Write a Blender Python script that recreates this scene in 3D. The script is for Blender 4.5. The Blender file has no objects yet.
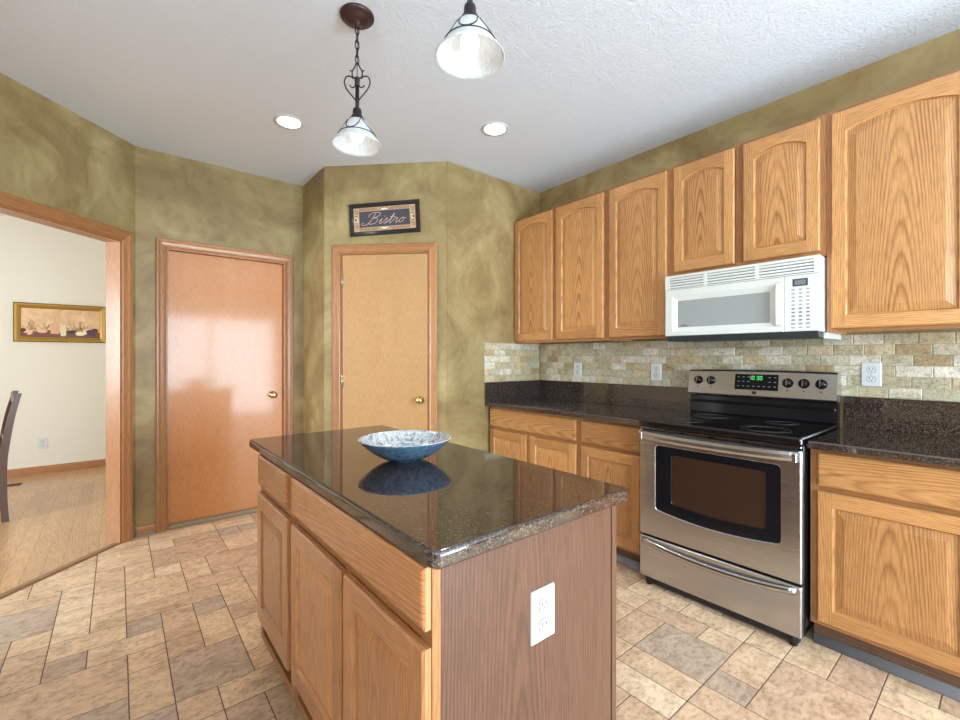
import bpy, bmesh, math, random
from mathutils import Vector, Matrix
random.seed(7)
scene = bpy.context.scene
COL = scene.collection
PI = math.pi
R2 = math.sqrt(0.5)
CEIL = 2.755

# ------------------------------------------------------------------ camera, world, light, exposure
cam_d = bpy.data.cameras.new('camera')
cam_d.sensor_width = 36.0
cam_d.lens = 441.5 * 36.0 / 960.0
cam_d.shift_y = -2.5 / 960.0
cam_d.clip_start = 0.02
cam = bpy.data.objects.new('camera', cam_d)
cam.location = (0, 0, 1.265)
cam.rotation_euler = (math.radians(90), 0, math.radians(-39.35))
COL.objects.link(cam)
scene.camera = cam
scene.view_settings.view_transform = 'Standard'
scene.view_settings.look = 'None'
scene.view_settings.gamma = 1.0
scene.view_settings.use_curve_mapping = False
scene.view_settings.exposure = 0.68

world = bpy.data.worlds.new('daylight')
scene.world = world
world.use_nodes = True
_bg = world.node_tree.nodes['Background']
_bg.inputs['Color'].default_value = (0.80, 0.90, 1.0, 1)
_bg.inputs['Strength'].default_value = 2.2


def area(name, loc, rot, sx, sy, energy, color):
    d = bpy.data.lights.new(name, 'AREA')
    d.shape = 'RECTANGLE'
    d.size = sx
    d.size_y = sy
    d.energy = energy
    d.color = color
    o = bpy.data.objects.new(name, d)
    o.location = loc
    o.rotation_euler = rot
    COL.objects.link(o)
    return o


# daylight, and an added side fill, through the windows (area lamps standing just outside the panes)
area('daylight_sliding_door', (1.45, -2.62, 1.10), (math.radians(90), 0, 0), 2.5, 2.1, 222, (0.71, 0.87, 1.0))
area('fill_side_window', (-2.02, -1.2, 2.02), (math.radians(90), 0, math.radians(-90)), 2.0, 0.6, 75, (0.80, 0.91, 1.0))  # added fill for the island fronts; its side window is made up
area('daylight_dining_window', (-4.20, 3.2, 1.45), (math.radians(90), 0, math.radians(-90)), 1.6, 1.5, 165, (0.84, 0.93, 1.0))

# ------------------------------------------------------------------ material helpers


class NT:
    def __init__(self, name):
        self.m = bpy.data.materials.new(name)
        self.m.use_nodes = True
        self.t = self.m.node_tree
        self.p = self.t.nodes['Principled BSDF']
        self.out = self.t.nodes['Material Output']

    def n(self, typ, props=None, **ins):
        nd = self.t.nodes.new(typ)
        for k, v in (props or {}).items():
            setattr(nd, k, v)
        for k, v in ins.items():
            key = int(k[1:]) if k[0] == '_' and k[1:].isdigit() else k.replace('_', ' ')
            self.set(nd.inputs[key], v)
        return nd

    def set(self, sock, v):
        if hasattr(v, 'bl_idname') and hasattr(v, 'outputs'):
            self.t.links.new(v.outputs[0], sock)
        elif isinstance(v, bpy.types.NodeSocket):
            self.t.links.new(v, sock)
        else:
            if hasattr(sock.default_value, '__len__') and len(sock.default_value) == 4 and len(v) == 3:
                v = (*v, 1)
            sock.default_value = v

    def math(self, op, a, b=0.0, c=0.0):
        return self.n('ShaderNodeMath', {'operation': op}, _0=a, _1=b, _2=c)

    def ramp(self, fac, stops, interp='LINEAR'):
        r = self.n('ShaderNodeValToRGB', None, Fac=fac)
        e = r.color_ramp.elements
        r.color_ramp.interpolation = interp
        while len(e) < len(stops):
            e.new(0.5)
        for el, (pos, col) in zip(e, stops):
            el.position = pos
            el.color = (*col, 1) if len(col) == 3 else col
        return r

    def mix(self, blend, fac, a, b):
        x = self.t.nodes.new('ShaderNodeMix')
        x.data_type = 'RGBA'
        x.blend_type = blend
        x.clamp_result = False
        self.set(x.inputs[0], fac)
        self.set(x.inputs[6], a)
        self.set(x.inputs[7], b)
        return x.outputs[2]

    def bump(self, h, strength, dist=0.001):
        b = self.n('ShaderNodeBump', None, Height=h)
        b.inputs['Strength'].default_value = strength
        b.inputs['Distance'].default_value = dist
        self.t.links.new(b.outputs[0], self.p.inputs['Normal'])

    def noise(self, vec, scale, detail=3, rough=0.55, dist=0.0):
        nd = self.n('ShaderNodeTexNoise', None, Vector=vec, Scale=scale, Detail=detail, Roughness=rough, Distortion=dist)
        return nd


def s2l(r, g, b):
    f = lambda c: (c / 255 / 12.92) if c / 255 <= 0.04045 else ((c / 255 + 0.055) / 1.055) ** 2.4
    return (f(r), f(g), f(b))


def plain(name, col, rough=0.5, metal=0.0, emit=None, es=1.0, coat=0.0, spec=0.5):
    m = NT(name)
    m.set(m.p.inputs['Base Color'], col)
    m.p.inputs['Roughness'].default_value = rough
    m.p.inputs['Metallic'].default_value = metal
    m.p.inputs['Coat Weight'].default_value = coat
    m.p.inputs['Specular IOR Level'].default_value = spec
    if emit:
        m.set(m.p.inputs['Emission Color'], emit)
        m.p.inputs['Emission Strength'].default_value = es
    # a whisper of surface variation so nothing is perfectly flat
    pos = m.n('ShaderNodeNewGeometry').outputs['Position']
    nz = m.noise(pos, 40, 2)
    rr = m.n('ShaderNodeMapRange', None, Value=nz.outputs[0])
    rr.inputs['To Min'].default_value = max(0.0, rough - 0.01)
    rr.inputs['To Max'].default_value = min(1.0, rough + 0.01)
    m.t.links.new(rr.outputs[0], m.p.inputs['Roughness'])
    return m.m


def oak(name, light, dark, rough=0.35, ring=0.012, contrast=1.0, tint=0.25, k=0.055, pore=0.35, coat=0.15, spec=0.5):
    """flat sawn oak: growth rings cut by a tilted log give cathedrals and straight grain"""
    m = NT(name)
    uv = m.n('ShaderNodeUVMap').outputs[0]
    rnd = m.n('ShaderNodeAttribute', {'attribute_name': 'rnd'}).outputs['Fac']
    sep = m.n('ShaderNodeSeparateXYZ', None, Vector=uv)
    U, V = sep.outputs[0], sep.outputs[1]
    cv = m.n('ShaderNodeCombineXYZ', None, X=m.math('MULTIPLY', U, 7.0), Y=m.math('MULTIPLY', V, 0.9), Z=m.math('MULTIPLY', rnd, 17.0))
    warp = m.noise(cv, 1.0, 3)
    wv = m.math('SUBTRACT', warp.outputs[0], 0.5)
    u2 = m.math('ADD', U, m.math('MULTIPLY', wv, 0.03))
    d = m.math('ADD', m.math('MULTIPLY', V, k), m.math('ADD', m.math('MULTIPLY', rnd, 0.04), 0.008))
    r = m.math('SQRT', m.math('ADD', m.math('MULTIPLY', u2, u2), m.math('MULTIPLY', d, d)))
    f = m.math('FRACT', m.math('DIVIDE', r, ring))
    fr = m.ramp(f, [(0.0, (0.1, 0.1, 0.1)), (0.10, (0.0, 0.0, 0.0)), (0.26, (0.75, 0.75, 0.75)), (0.62, (1, 1, 1)), (1.0, (0.22, 0.22, 0.22))])
    # how strong the rings are drifts over the board
    cv3 = m.n('ShaderNodeCombineXYZ', None, X=m.math('MULTIPLY', U, 14.0), Y=m.math('MULTIPLY', V, 2.0), Z=rnd)
    dr = m.noise(cv3, 1.0, 2)
    drm = m.n('ShaderNodeMapRange', None, Value=dr.outputs[0])
    drm.inputs['From Min'].default_value = 0.3
    drm.inputs['From Max'].default_value = 0.7
    drm.inputs['To Min'].default_value = 0.30 * contrast
    drm.inputs['To Max'].default_value = 1.0 * contrast
    col_r = m.mix('MIX', m.math('MULTIPLY', m.math('SUBTRACT', 1.0, fr), drm), light, dark)
    # pores: fine dashes along the grain
    cv2 = m.n('ShaderNodeCombineXYZ', None, X=m.math('MULTIPLY', U, 420.0), Y=m.math('MULTIPLY', V, 14.0), Z=m.math('MULTIPLY', rnd, 9.0))
    po = m.noise(cv2, 1.0, 3, 0.6)
    pr = m.ramp(po.outputs[0], [(0.36, (1 - pore, 1 - pore, 1 - pore)), (0.55, (1, 1, 1))])
    c = m.mix('MULTIPLY', 1.0, col_r, pr.outputs[0])
    tn = m.ramp(rnd, [(0.0, (1 - tint, 1 - tint * 1.15, 1 - tint * 1.3)), (1.0, (1 + tint * .45, 1 + tint * .45, 1 + tint * .4))])
    c = m.mix('MULTIPLY', 1.0, c, tn.outputs[0])
    m.t.links.new(c, m.p.inputs['Base Color'])
    rr = m.n('ShaderNodeMapRange', None, Value=po.outputs[0])
    rr.inputs['To Min'].default_value = rough + 0.1
    rr.inputs['To Max'].default_value = rough - 0.05
    m.t.links.new(rr.outputs[0], m.p.inputs['Roughness'])
    m.p.inputs['Coat Weight'].default_value = coat
    m.p.inputs['Coat Roughness'].default_value = 0.18
    m.p.inputs['Specular IOR Level'].default_value = spec
    m.bump(po.outputs[0], 0.12, 0.0006)
    return m.m


def veneer(name, a, b, rough=0.25):
    """flush birch door skin: fine flecks and a soft cloudy figure"""
    m = NT(name)
    uv = m.n('ShaderNodeUVMap').outputs[0]
    mp = m.n('ShaderNodeMapping', None, Vector=uv, Scale=(260, 22, 1))
    n1 = m.noise(mp, 1.0, 3)
    mp2 = m.n('ShaderNodeMapping', None, Vector=uv, Scale=(9, 2.2, 1))
    n2 = m.noise(mp2, 1.0, 4, 0.6, 0.8)
    c = m.mix('MIX', n2.outputs[0], a, b)
    rp = m.ramp(n1.outputs[0], [(0.35, (0.80, 0.78, 0.74)), (0.6, (1.0, 1.0, 1.0))])
    c = m.mix('MULTIPLY', 1.0, c, rp.outputs[0])
    m.t.links.new(c, m.p.inputs['Base Color'])
    m.p.inputs['Roughness'].default_value = rough
    m.p.inputs['Coat Weight'].default_value = 0.5
    m.p.inputs['Coat Roughness'].default_value = 0.10
    m.bump(n2.outputs[0], 0.08, 0.004)
    return m.m


def faux_wall(name, cols, seed):
    m = NT(name)
    pos = m.n('ShaderNodeNewGeometry').outputs['Position']
    mp = m.n('ShaderNodeMapping', None, Vector=pos, Location=(seed, seed * 2.1, seed * .7))
    n1 = m.noise(mp, 1.9, 6, 0.6, 1.0)
    n2 = m.noise(mp, 5.5, 5, 0.6, 1.5)
    n3 = m.noise(mp, 0.55, 2, 0.5, 0.4)
    a = m.ramp(n1.outputs[0], [(0.30, cols[0]), (0.46, cols[1]), (0.56, cols[2]), (0.70, cols[3])])
    b = m.ramp(n2.outputs[0], [(0.32, (0.89, 0.86, 0.82)), (0.50, (1, 1, 1)), (0.68, (1.08, 1.08, 1.08))])
    c = m.mix('MULTIPLY', 1.0, a.outputs[0], b.outputs[0])
    d = m.ramp(n3.outputs[0], [(0.35, (0.93, 0.97, 0.95)), (0.65, (1.06, 1.02, 0.98))])
    c = m.mix('MULTIPLY', 1.0, c, d.outputs[0])
    m.t.links.new(c, m.p.inputs['Base Color'])
    m.p.inputs['Roughness'].default_value = 0.42
    m.p.inputs['Specular IOR Level'].default_value = 0.35
    n4 = m.noise(mp, 60, 3)
    m.bump(n4.outputs[0], 0.12, 0.003)
    return m.m


def granite(name, base, rough):
    m = NT(name)
    pos = m.n('ShaderNodeNewGeometry').outputs['Position']
    v = m.n('ShaderNodeTexVoronoi', {'feature': 'F1'}, Vector=pos, Scale=400)
    sp = m.n('ShaderNodeSeparateColor', None, Color=v.outputs['Color'])
    r1 = m.ramp(sp.outputs[0], [(0.0, base[0]), (0.40, base[1]), (0.70, base[2]), (0.90, base[3]), (1.0, base[4])], 'LINEAR')
    n2 = m.noise(pos, 130, 4)
    r2 = m.ramp(n2.outputs[0], [(0.40, (0.45, 0.42, 0.42)), (0.58, (1.25, 1.2, 1.15))])
    c = m.mix('MULTIPLY', 1.0, r1.outputs[0], r2.outputs[0])
    m.t.links.new(c, m.p.inputs['Base Color'])
    m.p.inputs['Roughness'].default_value = rough
    m.p.inputs['Specular IOR Level'].default_value = 0.9
    m.p.inputs['IOR'].default_value = 1.7
    return m.m


def stone_tile(name, stops, nscale, rough, bumpy, stretch=(1, 1, 1), veins=0.0):
    m = NT(name)
    pos = m.n('ShaderNodeNewGeometry').outputs['Position']
    rnd = m.n('ShaderNodeAttribute', {'attribute_name': 'rnd'}).outputs['Fac']
    off = m.n('ShaderNodeCombineXYZ', None, X=m.math('MULTIPLY', rnd, 31.0), Y=m.math('MULTIPLY', rnd, 57.0), Z=m.math('MULTIPLY', rnd, 13.0))
    vec = m.n('ShaderNodeVectorMath', {'operation': 'ADD'}, _0=pos, _1=off)
    mp = m.n('ShaderNodeMapping', None, Vector=vec, Scale=stretch)
    base = m.ramp(rnd, stops)
    n1 = m.noise(mp, nscale, 6, 0.62, 0.9)
    n2 = m.noise(mp, nscale * 5, 4, 0.65)
    a = m.ramp(n1.outputs[0], [(0.30, (0.72, 0.66, 0.60)), (0.45, (0.95, 0.92, 0.90)), (0.62, (1.12, 1.12, 1.10))])
    b = m.ramp(n2.outputs[0], [(0.34, (0.70, 0.66, 0.62)), (0.50, (1, 1, 1)), (0.70, (1.12, 1.11, 1.10))])
    c = m.mix('MULTIPLY', 1.0, base.outputs[0], a.outputs[0])
    c = m.mix('MULTIPLY', 1.0, c, b.outputs[0])
    if veins:
        n3 = m.noise(mp, 9, 4, 0.65, 2.2)
        vn = m.ramp(n3.outputs[0], [(0.30, (0.62, 0.54, 0.46)), (0.42, (1, 1, 1)), (0.485, (1, 1, 1)), (0.50, (0.66, 0.60, 0.54)), (0.515, (1, 1, 1))])
        c = m.mix('MULTIPLY', veins, c, vn.outputs[0])
    m.t.links.new(c, m.p.inputs['Base Color'])
    m.p.inputs['Roughness'].default_value = rough
    m.p.inputs['Specular IOR Level'].default_value = 0.4
    m.bump(n2.outputs[0], bumpy, 0.002)
    return m.m


def steel(name, rough=0.26, axis=(1, 1, 120), col=(0.53, 0.53, 0.54)):
    m = NT(name)
    pos = m.n('ShaderNodeNewGeometry').outputs['Position']
    mp = m.n('ShaderNodeMapping', None, Vector=pos, Scale=axis)
    n1 = m.noise(mp, 6, 3)
    rr = m.n('ShaderNodeMapRange', None, Value=n1.outputs[0])
    rr.inputs['To Min'].default_value = rough - 0.02
    rr.inputs['To Max'].default_value = rough + 0.03
    m.t.links.new(rr.outputs[0], m.p.inputs['Roughness'])
    m.set(m.p.inputs['Base Color'], col)
    m.p.inputs['Metallic'].default_value = 1.0
    m.p.inputs['Anisotropic'].default_value = 0.5
    return m.m


def shade_glass(name):
    m = NT(name)
    t = m.n('ShaderNodeBsdfTranslucent', None, Color=(0.93, 0.95, 0.97, 1))
    mx = m.n('ShaderNodeMixShader', None, Fac=0.22)
    pos = m.n('ShaderNodeNewGeometry').outputs['Position']
    nz = m.noise(pos, 60, 4, 0.6, 1.5)
    c = m.ramp(nz.outputs[0], [(0.4, (0.62, 0.66, 0.68)), (0.6, (0.80, 0.81, 0.82))])
    m.t.links.new(c.outputs[0], m.p.inputs['Base Color'])
    m.p.inputs['Roughness'].default_value = 0.3
    m.t.links.new(m.p.outputs[0], mx.inputs[1])
    m.t.links.new(t.outputs[0], mx.inputs[2])
    m.t.links.new(mx.outputs[0], m.out.inputs['Surface'])
    return m.m


def pane_glass(name):
    m = NT(name)
    t = m.n('ShaderNodeBsdfTransparent', None, Color=(0.97, 0.98, 0.98, 1))
    g = m.n('ShaderNodeBsdfGlossy', None, Color=(1, 1, 1, 1), Roughness=0.02)
    mx = m.n('ShaderNodeMixShader', None, Fac=0.06)
    m.t.links.new(t.outputs[0], mx.inputs[1])
    m.t.links.new(g.outputs[0], mx.inputs[2])
    m.t.links.new(mx.outputs[0], m.out.inputs['Surface'])
    return m.m


M = {}
M['oak'] = oak('oak', s2l(214, 157, 98), s2l(152, 92, 48), ring=.0075, contrast=.9)
M['oak_trim'] = oak('oak_trim', s2l(184, 128, 82), s2l(146, 94, 54), rough=0.34, ring=0.007, contrast=.6, coat=0.2)
M['oak_island'] = oak('oak_island', s2l(216, 150, 96), s2l(166, 104, 62), rough=0.3, ring=.0075, contrast=.7, coat=0.7)
M['oak_frame_shaded'] = oak('oak_frame_shaded', s2l(184, 128, 80), s2l(140, 90, 52), rough=0.36, ring=.007, contrast=.7)  # same finish as the doors, darkened so the gaps look shaded
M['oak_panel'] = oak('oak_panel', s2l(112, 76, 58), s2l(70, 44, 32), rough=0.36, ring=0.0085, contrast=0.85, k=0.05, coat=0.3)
M['oak_floor'] = oak('oak_floor', s2l(214, 168, 122), s2l(190, 140, 96), rough=0.28, ring=0.012, contrast=.6, tint=0.14, coat=0.3)
M['door_amber'] = veneer('door_amber', s2l(214, 146, 84), s2l(198, 126, 68), 0.42)
M['door_birch'] = veneer('door_birch', s2l(194, 152, 104), s2l(180, 134, 86), 0.36)
M['wall'] = faux_wall('olive_faux_plaster', [s2l(126, 102, 68), s2l(146, 124, 84), s2l(160, 139, 97), s2l(180, 161, 118)], 3.3)
M['beige'] = plain('beige_wallpaper', s2l(222, 213, 197), 0.6)
M['granite'] = granite('brown_granite', [s2l(18, 18, 22), s2l(40, 36, 39), s2l(66, 57, 54), s2l(96, 81, 72), s2l(120, 104, 94)], 0.05)
M['tumbled'] = stone_tile('tumbled_marble', [(0, s2l(158, 138, 106)), (0.15, s2l(182, 160, 124)), (0.35, s2l(198, 182, 148)), (0.5, s2l(176, 166, 138)), (0.7, s2l(188, 182, 158)), (0.85, s2l(206, 198, 178)), (1, s2l(214, 208, 194))], 20, 0.45, 0.3, (1, 1, 1), 1.0)
M['slate'] = stone_tile('tan_floor_tile', [(0, s2l(186, 166, 148)), (0.2, s2l(196, 170, 146)), (0.35, s2l(204, 170, 142)), (0.6, s2l(214, 182, 150)), (0.8, s2l(224, 194, 160)), (1, s2l(228, 204, 174))], 8, 0.42, 0.45, (1, 1.5, 1))
M['grout_dark'] = plain('floor_grout', s2l(104, 84, 66), 0.8)
M['grout_light'] = plain('tile_grout', s2l(176, 168, 148), 0.85)
M['white'] = plain('white_plastic', s2l(208, 210, 208), 0.32)
M['gap'] = plain('outlet_seam', s2l(74, 74, 74), 0.6)
M['micro_white'] = plain('microwave_white', s2l(226, 228, 222), 0.28, coat=0.3)
M['micro_vent'] = plain('microwave_vent_dark', s2l(120, 120, 108), 0.6)
M['micro_grey'] = plain('microwave_grey_window', s2l(160, 164, 164), 0.22, spec=0.6)
M['print_grey'] = plain('panel_print_grey', s2l(120, 124, 130), 0.5)
M['print_light'] = plain('panel_print_light', s2l(166, 168, 168), 0.5)
M['dark_plastic'] = plain('dark_grey_plastic', s2l(58, 62, 66), 0.5)
M['black_glass'] = plain('black_glass', (0.006, 0.006, 0.007), 0.06, spec=0.6)
M['black_gloss'] = plain('black_enamel', (0.008, 0.008, 0.010), 0.12, spec=0.3)
M['black_matte'] = plain('black_matte', (0.014, 0.014, 0.018), 0.5)
M['burner'] = plain('burner_ring', (0.05, 0.05, 0.052), 0.25)
M['oven_glass'] = plain('oven_window_glass', s2l(58, 40, 30), 0.07, spec=1.0)
M['steel'] = steel('brushed_steel')
M['steel_hi'] = steel('polished_steel', 0.16)
M['slot'] = plain('outlet_slot', (0.02, 0.02, 0.02), 0.6)
M['iron'] = plain('dark_iron', s2l(54, 50, 52), 0.45, 0.6)
M['bronze'] = plain('bronze_canopy', s2l(78, 56, 54), 0.38, 0.6)
M['shade'] = shade_glass('frosted_shade')
M['bulb'] = plain('lit_bulb', (1, 1, 1), 0.4, emit=(1, 0.97, 0.93), es=1.3)
M['can_lens'] = plain('lit_lens', (1, 1, 1), 0.4, emit=(1, 0.97, 0.92), es=8)
M['brass'] = plain('brass', (0.70, 0.52, 0.24), 0.18, 1.0)
M['hinge'] = plain('pale_brass_hinge', s2l(196, 176, 140), 0.3, 0.8)
M['gold'] = plain('gilt_frame', s2l(176, 138, 66), 0.38, 0.55)
M['gold_dark'] = plain('gilt_edge', s2l(104, 76, 30), 0.45, 0.4)
M['cove'] = plain('vinyl_cove_base', s2l(132, 134, 140), 0.32)
M['toe'] = oak('toe_board', s2l(112, 82, 62), s2l(84, 58, 42), rough=0.5, coat=0)
M['dark_wood'] = oak('dark_walnut', s2l(98, 58, 38), s2l(62, 34, 22), rough=0.4, coat=0.15)
M['vent'] = plain('brown_register', s2l(88, 62, 40), 0.5, 0.3)
M['threshold'] = oak('threshold', s2l(150, 112, 78), s2l(112, 80, 54), rough=0.4)
M['sill'] = plain('pale_door_sweep', s2l(150, 134, 112), 0.6)
M['pane'] = pane_glass('window_pane')
M['sign_black'] = plain('sign_black_frame', s2l(26, 26, 28), 0.3, coat=0.3)
M['sign_field'] = plain('sign_grey_field', s2l(66, 66, 74), 0.5)
M['sign_tan'] = plain('sign_tan_border', s2l(196, 160, 122), 0.5)
M['sign_brown'] = plain('sign_brown_ornament', s2l(112, 76, 58), 0.5)
M['sign_cream'] = plain('sign_cream', s2l(232, 220, 186), 0.45)
M['sign_pink'] = plain('sign_script', s2l(224, 184, 156), 0.45)


def ceiling_mat():
    m = NT('textured_white_ceiling')
    pos = m.n('ShaderNodeNewGeometry').outputs['Position']
    n1 = m.noise(pos, 38, 4, 0.6, 1.2)
    rp = m.ramp(n1.outputs[0], [(0.42, (0, 0, 0)), (0.56, (1, 1, 1))])
    m.set(m.p.inputs['Base Color'], s2l(222, 230, 241))
    m.p.inputs['Roughness'].default_value = 0.75
    m.bump(rp.outputs[0], 0.35, 0.004)
    return m.m


M['ceiling'] = ceiling_mat()


def bowl_inside():
    m = NT('bowl_white_grey_pattern')
    pos = m.n('ShaderNodeTexCoord').outputs['Object']
    n1 = m.noise(pos, 13, 2, 0.5, 5.5)
    n2 = m.noise(pos, 120, 2)
    rp = m.ramp(n1.outputs[0], [(0.40, s2l(150, 158, 166)), (0.47, s2l(204, 206, 206)), (0.55, s2l(226, 224, 220)), (0.66, s2l(176, 182, 190))])
    rq = m.ramp(n2.outputs[0], [(0.38, (0.72, 0.76, 0.80)), (0.52, (1, 1, 1))])
    c = m.mix('MULTIPLY', 1.0, rp.outputs[0], rq.outputs[0])
    m.t.links.new(c, m.p.inputs['Base Color'])
    m.p.inputs['Roughness'].default_value = 0.2
    return m.m


def bowl_outside():
    m = NT('bowl_slate_blue_glaze')
    pos = m.n('ShaderNodeTexCoord').outputs['Object']
    n1 = m.noise(pos, 60, 4)
    rp = m.ramp(n1.outputs[0], [(0.35, s2l(64, 88, 112)), (0.6, s2l(90, 116, 140))])
    m.t.links.new(rp.outputs[0], m.p.inputs['Base Color'])
    m.p.inputs['Roughness'].default_value = 0.14
    return m.m


M['bowl_in'] = bowl_inside()
M['bowl_out'] = bowl_outside()

# ------------------------------------------------------------------ geometry helpers
AX = {'x': 0, 'y': 1, 'z': 2}


class G:
    """collects faces for ONE mesh object"""

    def __init__(self):
        self.v, self.f, self.uv, self.mi, self.sm, self.rn = [], [], [], [], [], []

    def add_bm(self, bm, grain='z', mat=0, smooth=False, rnd=None, center=False, uo=None):
        rnd = random.random() if rnd is None else rnd
        bm.normal_update()
        g = AX[grain]
        vs = [v.co for v in bm.verts]
        mn = [min(c[i] for c in vs) for i in range(3)]
        mx = [max(c[i] for c in vs) for i in range(3)]
        mid = [(a + b) / 2 for a, b in zip(mn, mx)]
        if uo is None:
            uo = random.uniform(-0.02, 0.02) if center else random.choice((-1, 1)) * random.uniform(0.09, 0.2)
        vo = random.uniform(0.1, 1.1)
        base = len(self.v)
        bm.verts.index_update()
        self.v += [tuple(c) for c in vs]
        for fc in bm.faces:
            n = fc.normal
            k = max(range(3), key=lambda i: abs(n[i]))
            if k == g:
                a, b = [i for i in range(3) if i != g]
                uvs = [(l.vert.co[a] - mid[a] + uo, vo + (l.vert.co[b] - mid[b]) * 0.2) for l in fc.loops]
            else:
                a = [i for i in range(3) if i not in (g, k)][0]
                uvs = [(l.vert.co[a] - mid[a] + uo, vo + l.vert.co[g] - mn[g]) for l in fc.loops]
            self.f.append([base + l.vert.index for l in fc.loops])
            self.uv.append(uvs)
            self.mi.append(mat)
            self.sm.append(smooth)
            self.rn.append(rnd)
        bm.free()
        return self

    def faces(self, verts, faces, **k):
        bm = bmesh.new()
        bv = [bm.verts.new(p) for p in verts]
        for f in faces:
            try:
                bm.faces.new([bv[i] for i in f])
            except ValueError:
                pass
        bmesh.ops.remove_doubles(bm, verts=bm.verts, dist=1e-6)
        if k.pop('recalc', True):
            bmesh.ops.recalc_face_normals(bm, faces=bm.faces)
        return self.add_bm(bm, **k)

    def box(self, x0, x1, y0, y1, z0, z1, bev=0.0, seg=1, **k):
        bm = bmesh.new()
        bmesh.ops.create_cube(bm, size=1)
        for v in bm.verts:
            v.co = Vector(((x0 + x1) / 2 + v.co.x * (x1 - x0), (y0 + y1) / 2 + v.co.y * (y1 - y0), (z0 + z1) / 2 + v.co.z * (z1 - z0)))
        if bev > 0:
            bmesh.ops.bevel(bm, geom=list(bm.edges), offset=bev, segments=seg, profile=0.5, affect='EDGES', clamp_overlap=True)
        return self.add_bm(bm, **k)

    def loft(self, loops, cap0=True, cap1=True, closed=True, **k):
        n = len(loops[0])
        vs = [p for lp in loops for p in lp]
        fs = []
        for i in range(len(loops) - 1):
            for j in range(n if closed else n - 1):
                a, b = i * n + j, i * n + (j + 1) % n
                fs.append((a, b, b + n, a + n))
        if cap0:
            fs.append(tuple(range(n))[::-1])
        if cap1:
            fs.append(tuple(range((len(loops) - 1) * n, len(loops) * n)))
        return self.faces(vs, fs, **k)

    def cyl(self, p0, p1, r0, r1=None, n=20, cap=True, **k):
        r1 = r0 if r1 is None else r1
        return self.tube([p0, p1], [r0, r1], n, cap=cap, **k)

    def tube(self, pts, r, n=10, closed=False, cap=True, **k):
        pts = [Vector(p) for p in pts]
        m = len(pts)
        rs = r if isinstance(r, (list, tuple)) else [r] * m
        tang = []
        for i in range(m):
            if closed:
                t = pts[(i + 1) % m] - pts[i - 1]
            else:
                t = pts[min(i + 1, m - 1)] - pts[max(i - 1, 0)]
            tang.append(t.normalized())
        up = Vector((0, 0, 1))
        if abs(tang[0].dot(up)) > 0.9:
            up = Vector((1, 0, 0))
        nx = tang[0].cross(up).normalized()
        loops = []
        for i in range(m):
            nx = (nx - tang[i] * nx.dot(tang[i])).normalized()
            ny = tang[i].cross(nx)
            loops.append([tuple(pts[i] + (nx * math.cos(2 * PI * j / n) + ny * math.sin(2 * PI * j / n)) * rs[i]) for j in range(n)])
        if closed:
            loops.append(loops[0])
        k.setdefault('smooth', True)
        return self.loft(loops, cap and not closed, cap and not closed, **k)

    def lathe(self, prof, c=(0, 0, 0), n=40, cap0=False, cap1=False, **k):
        loops = [[(c[0] + r * math.cos(2 * PI * j / n), c[1] + r * math.sin(2 * PI * j / n), c[2] + z) for j in range(n)] for r, z in prof]
        k.setdefault('smooth', True)
        return self.loft(loops, cap0, cap1, **k)

    def prism(self, poly, y0, y1, **k):
        """polygon in x,z extruded along y"""
        a = [(p[0], y0, p[1]) for p in poly]
        b = [(p[0], y1, p[1]) for p in poly]
        return self.loft([a, b], **k)

    def xform(self, mat):
        self.v = [tuple(mat @ Vector(p)) for p in self.v]
        return self

    def build(self, name, mats, parent=None, origin=None):
        if not isinstance(mats, (list, tuple)):
            mats = [mats]
        if origin is None:
            origin = Vector((0, 0, 0))
            if parent is not None and not parent.get('_local'):
                q = parent
                while q.parent:
                    q = q.parent
                origin = Vector(q.location)
        origin = Vector(origin)
        me = bpy.data.meshes.new(name)
        me.from_pydata([tuple(Vector(p) - origin) for p in self.v], [], self.f)
        ul = me.uv_layers.new(name='UVMap')
        flat = [c for f in self.uv for c in f]
        for i, c in enumerate(flat):
            ul.data[i].uv = c
        at = me.attributes.new('rnd', 'FLOAT', 'FACE')
        for i, p in enumerate(me.polygons):
            p.material_index = self.mi[i]
            p.use_smooth = self.sm[i]
            at.data[i].value = self.rn[i]
        for m in mats:
            me.materials.append(M[m])
        me.update()
        o = bpy.data.objects.new(name, me)
        COL.objects.link(o)
        if parent is not None:
            o.parent = parent
        else:
            o.location = origin
        return o


def thing(name, label, cat, loc, rot=(0, 0, 0), group=None, local=False):
    o = bpy.data.objects.new(name, None)
    o.empty_display_size = 0.1
    o.location = loc
    o.rotation_euler = rot
    COL.objects.link(o)
    o['label'] = label
    o['category'] = cat
    if group:
        o['group'] = group
    LOCAL[o.name] = local
    return o


LOCAL = {}


def part(g, name, mats, parent):
    q = parent
    while q.parent:
        q = q.parent
    org = (0, 0, 0) if LOCAL.get(q.name) else q.location
    return g.build(name, mats, parent, org)


def tag(o, label, cat, group=None):
    o['label'] = label
    o['category'] = cat
    if group:
        o['group'] = group
    return o


def struct(g, name, mats, parent=None):
    o = g.build(name, mats, parent, (0, 0, 0))
    o['kind'] = 'structure'
    return o


def copy_tree(o, parent=None):
    c = o.copy()
    COL.objects.link(c)
    if parent is not None:
        c.parent = parent
    for ch in list(o.children):
        copy_tree(ch, c)
    return c


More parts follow.
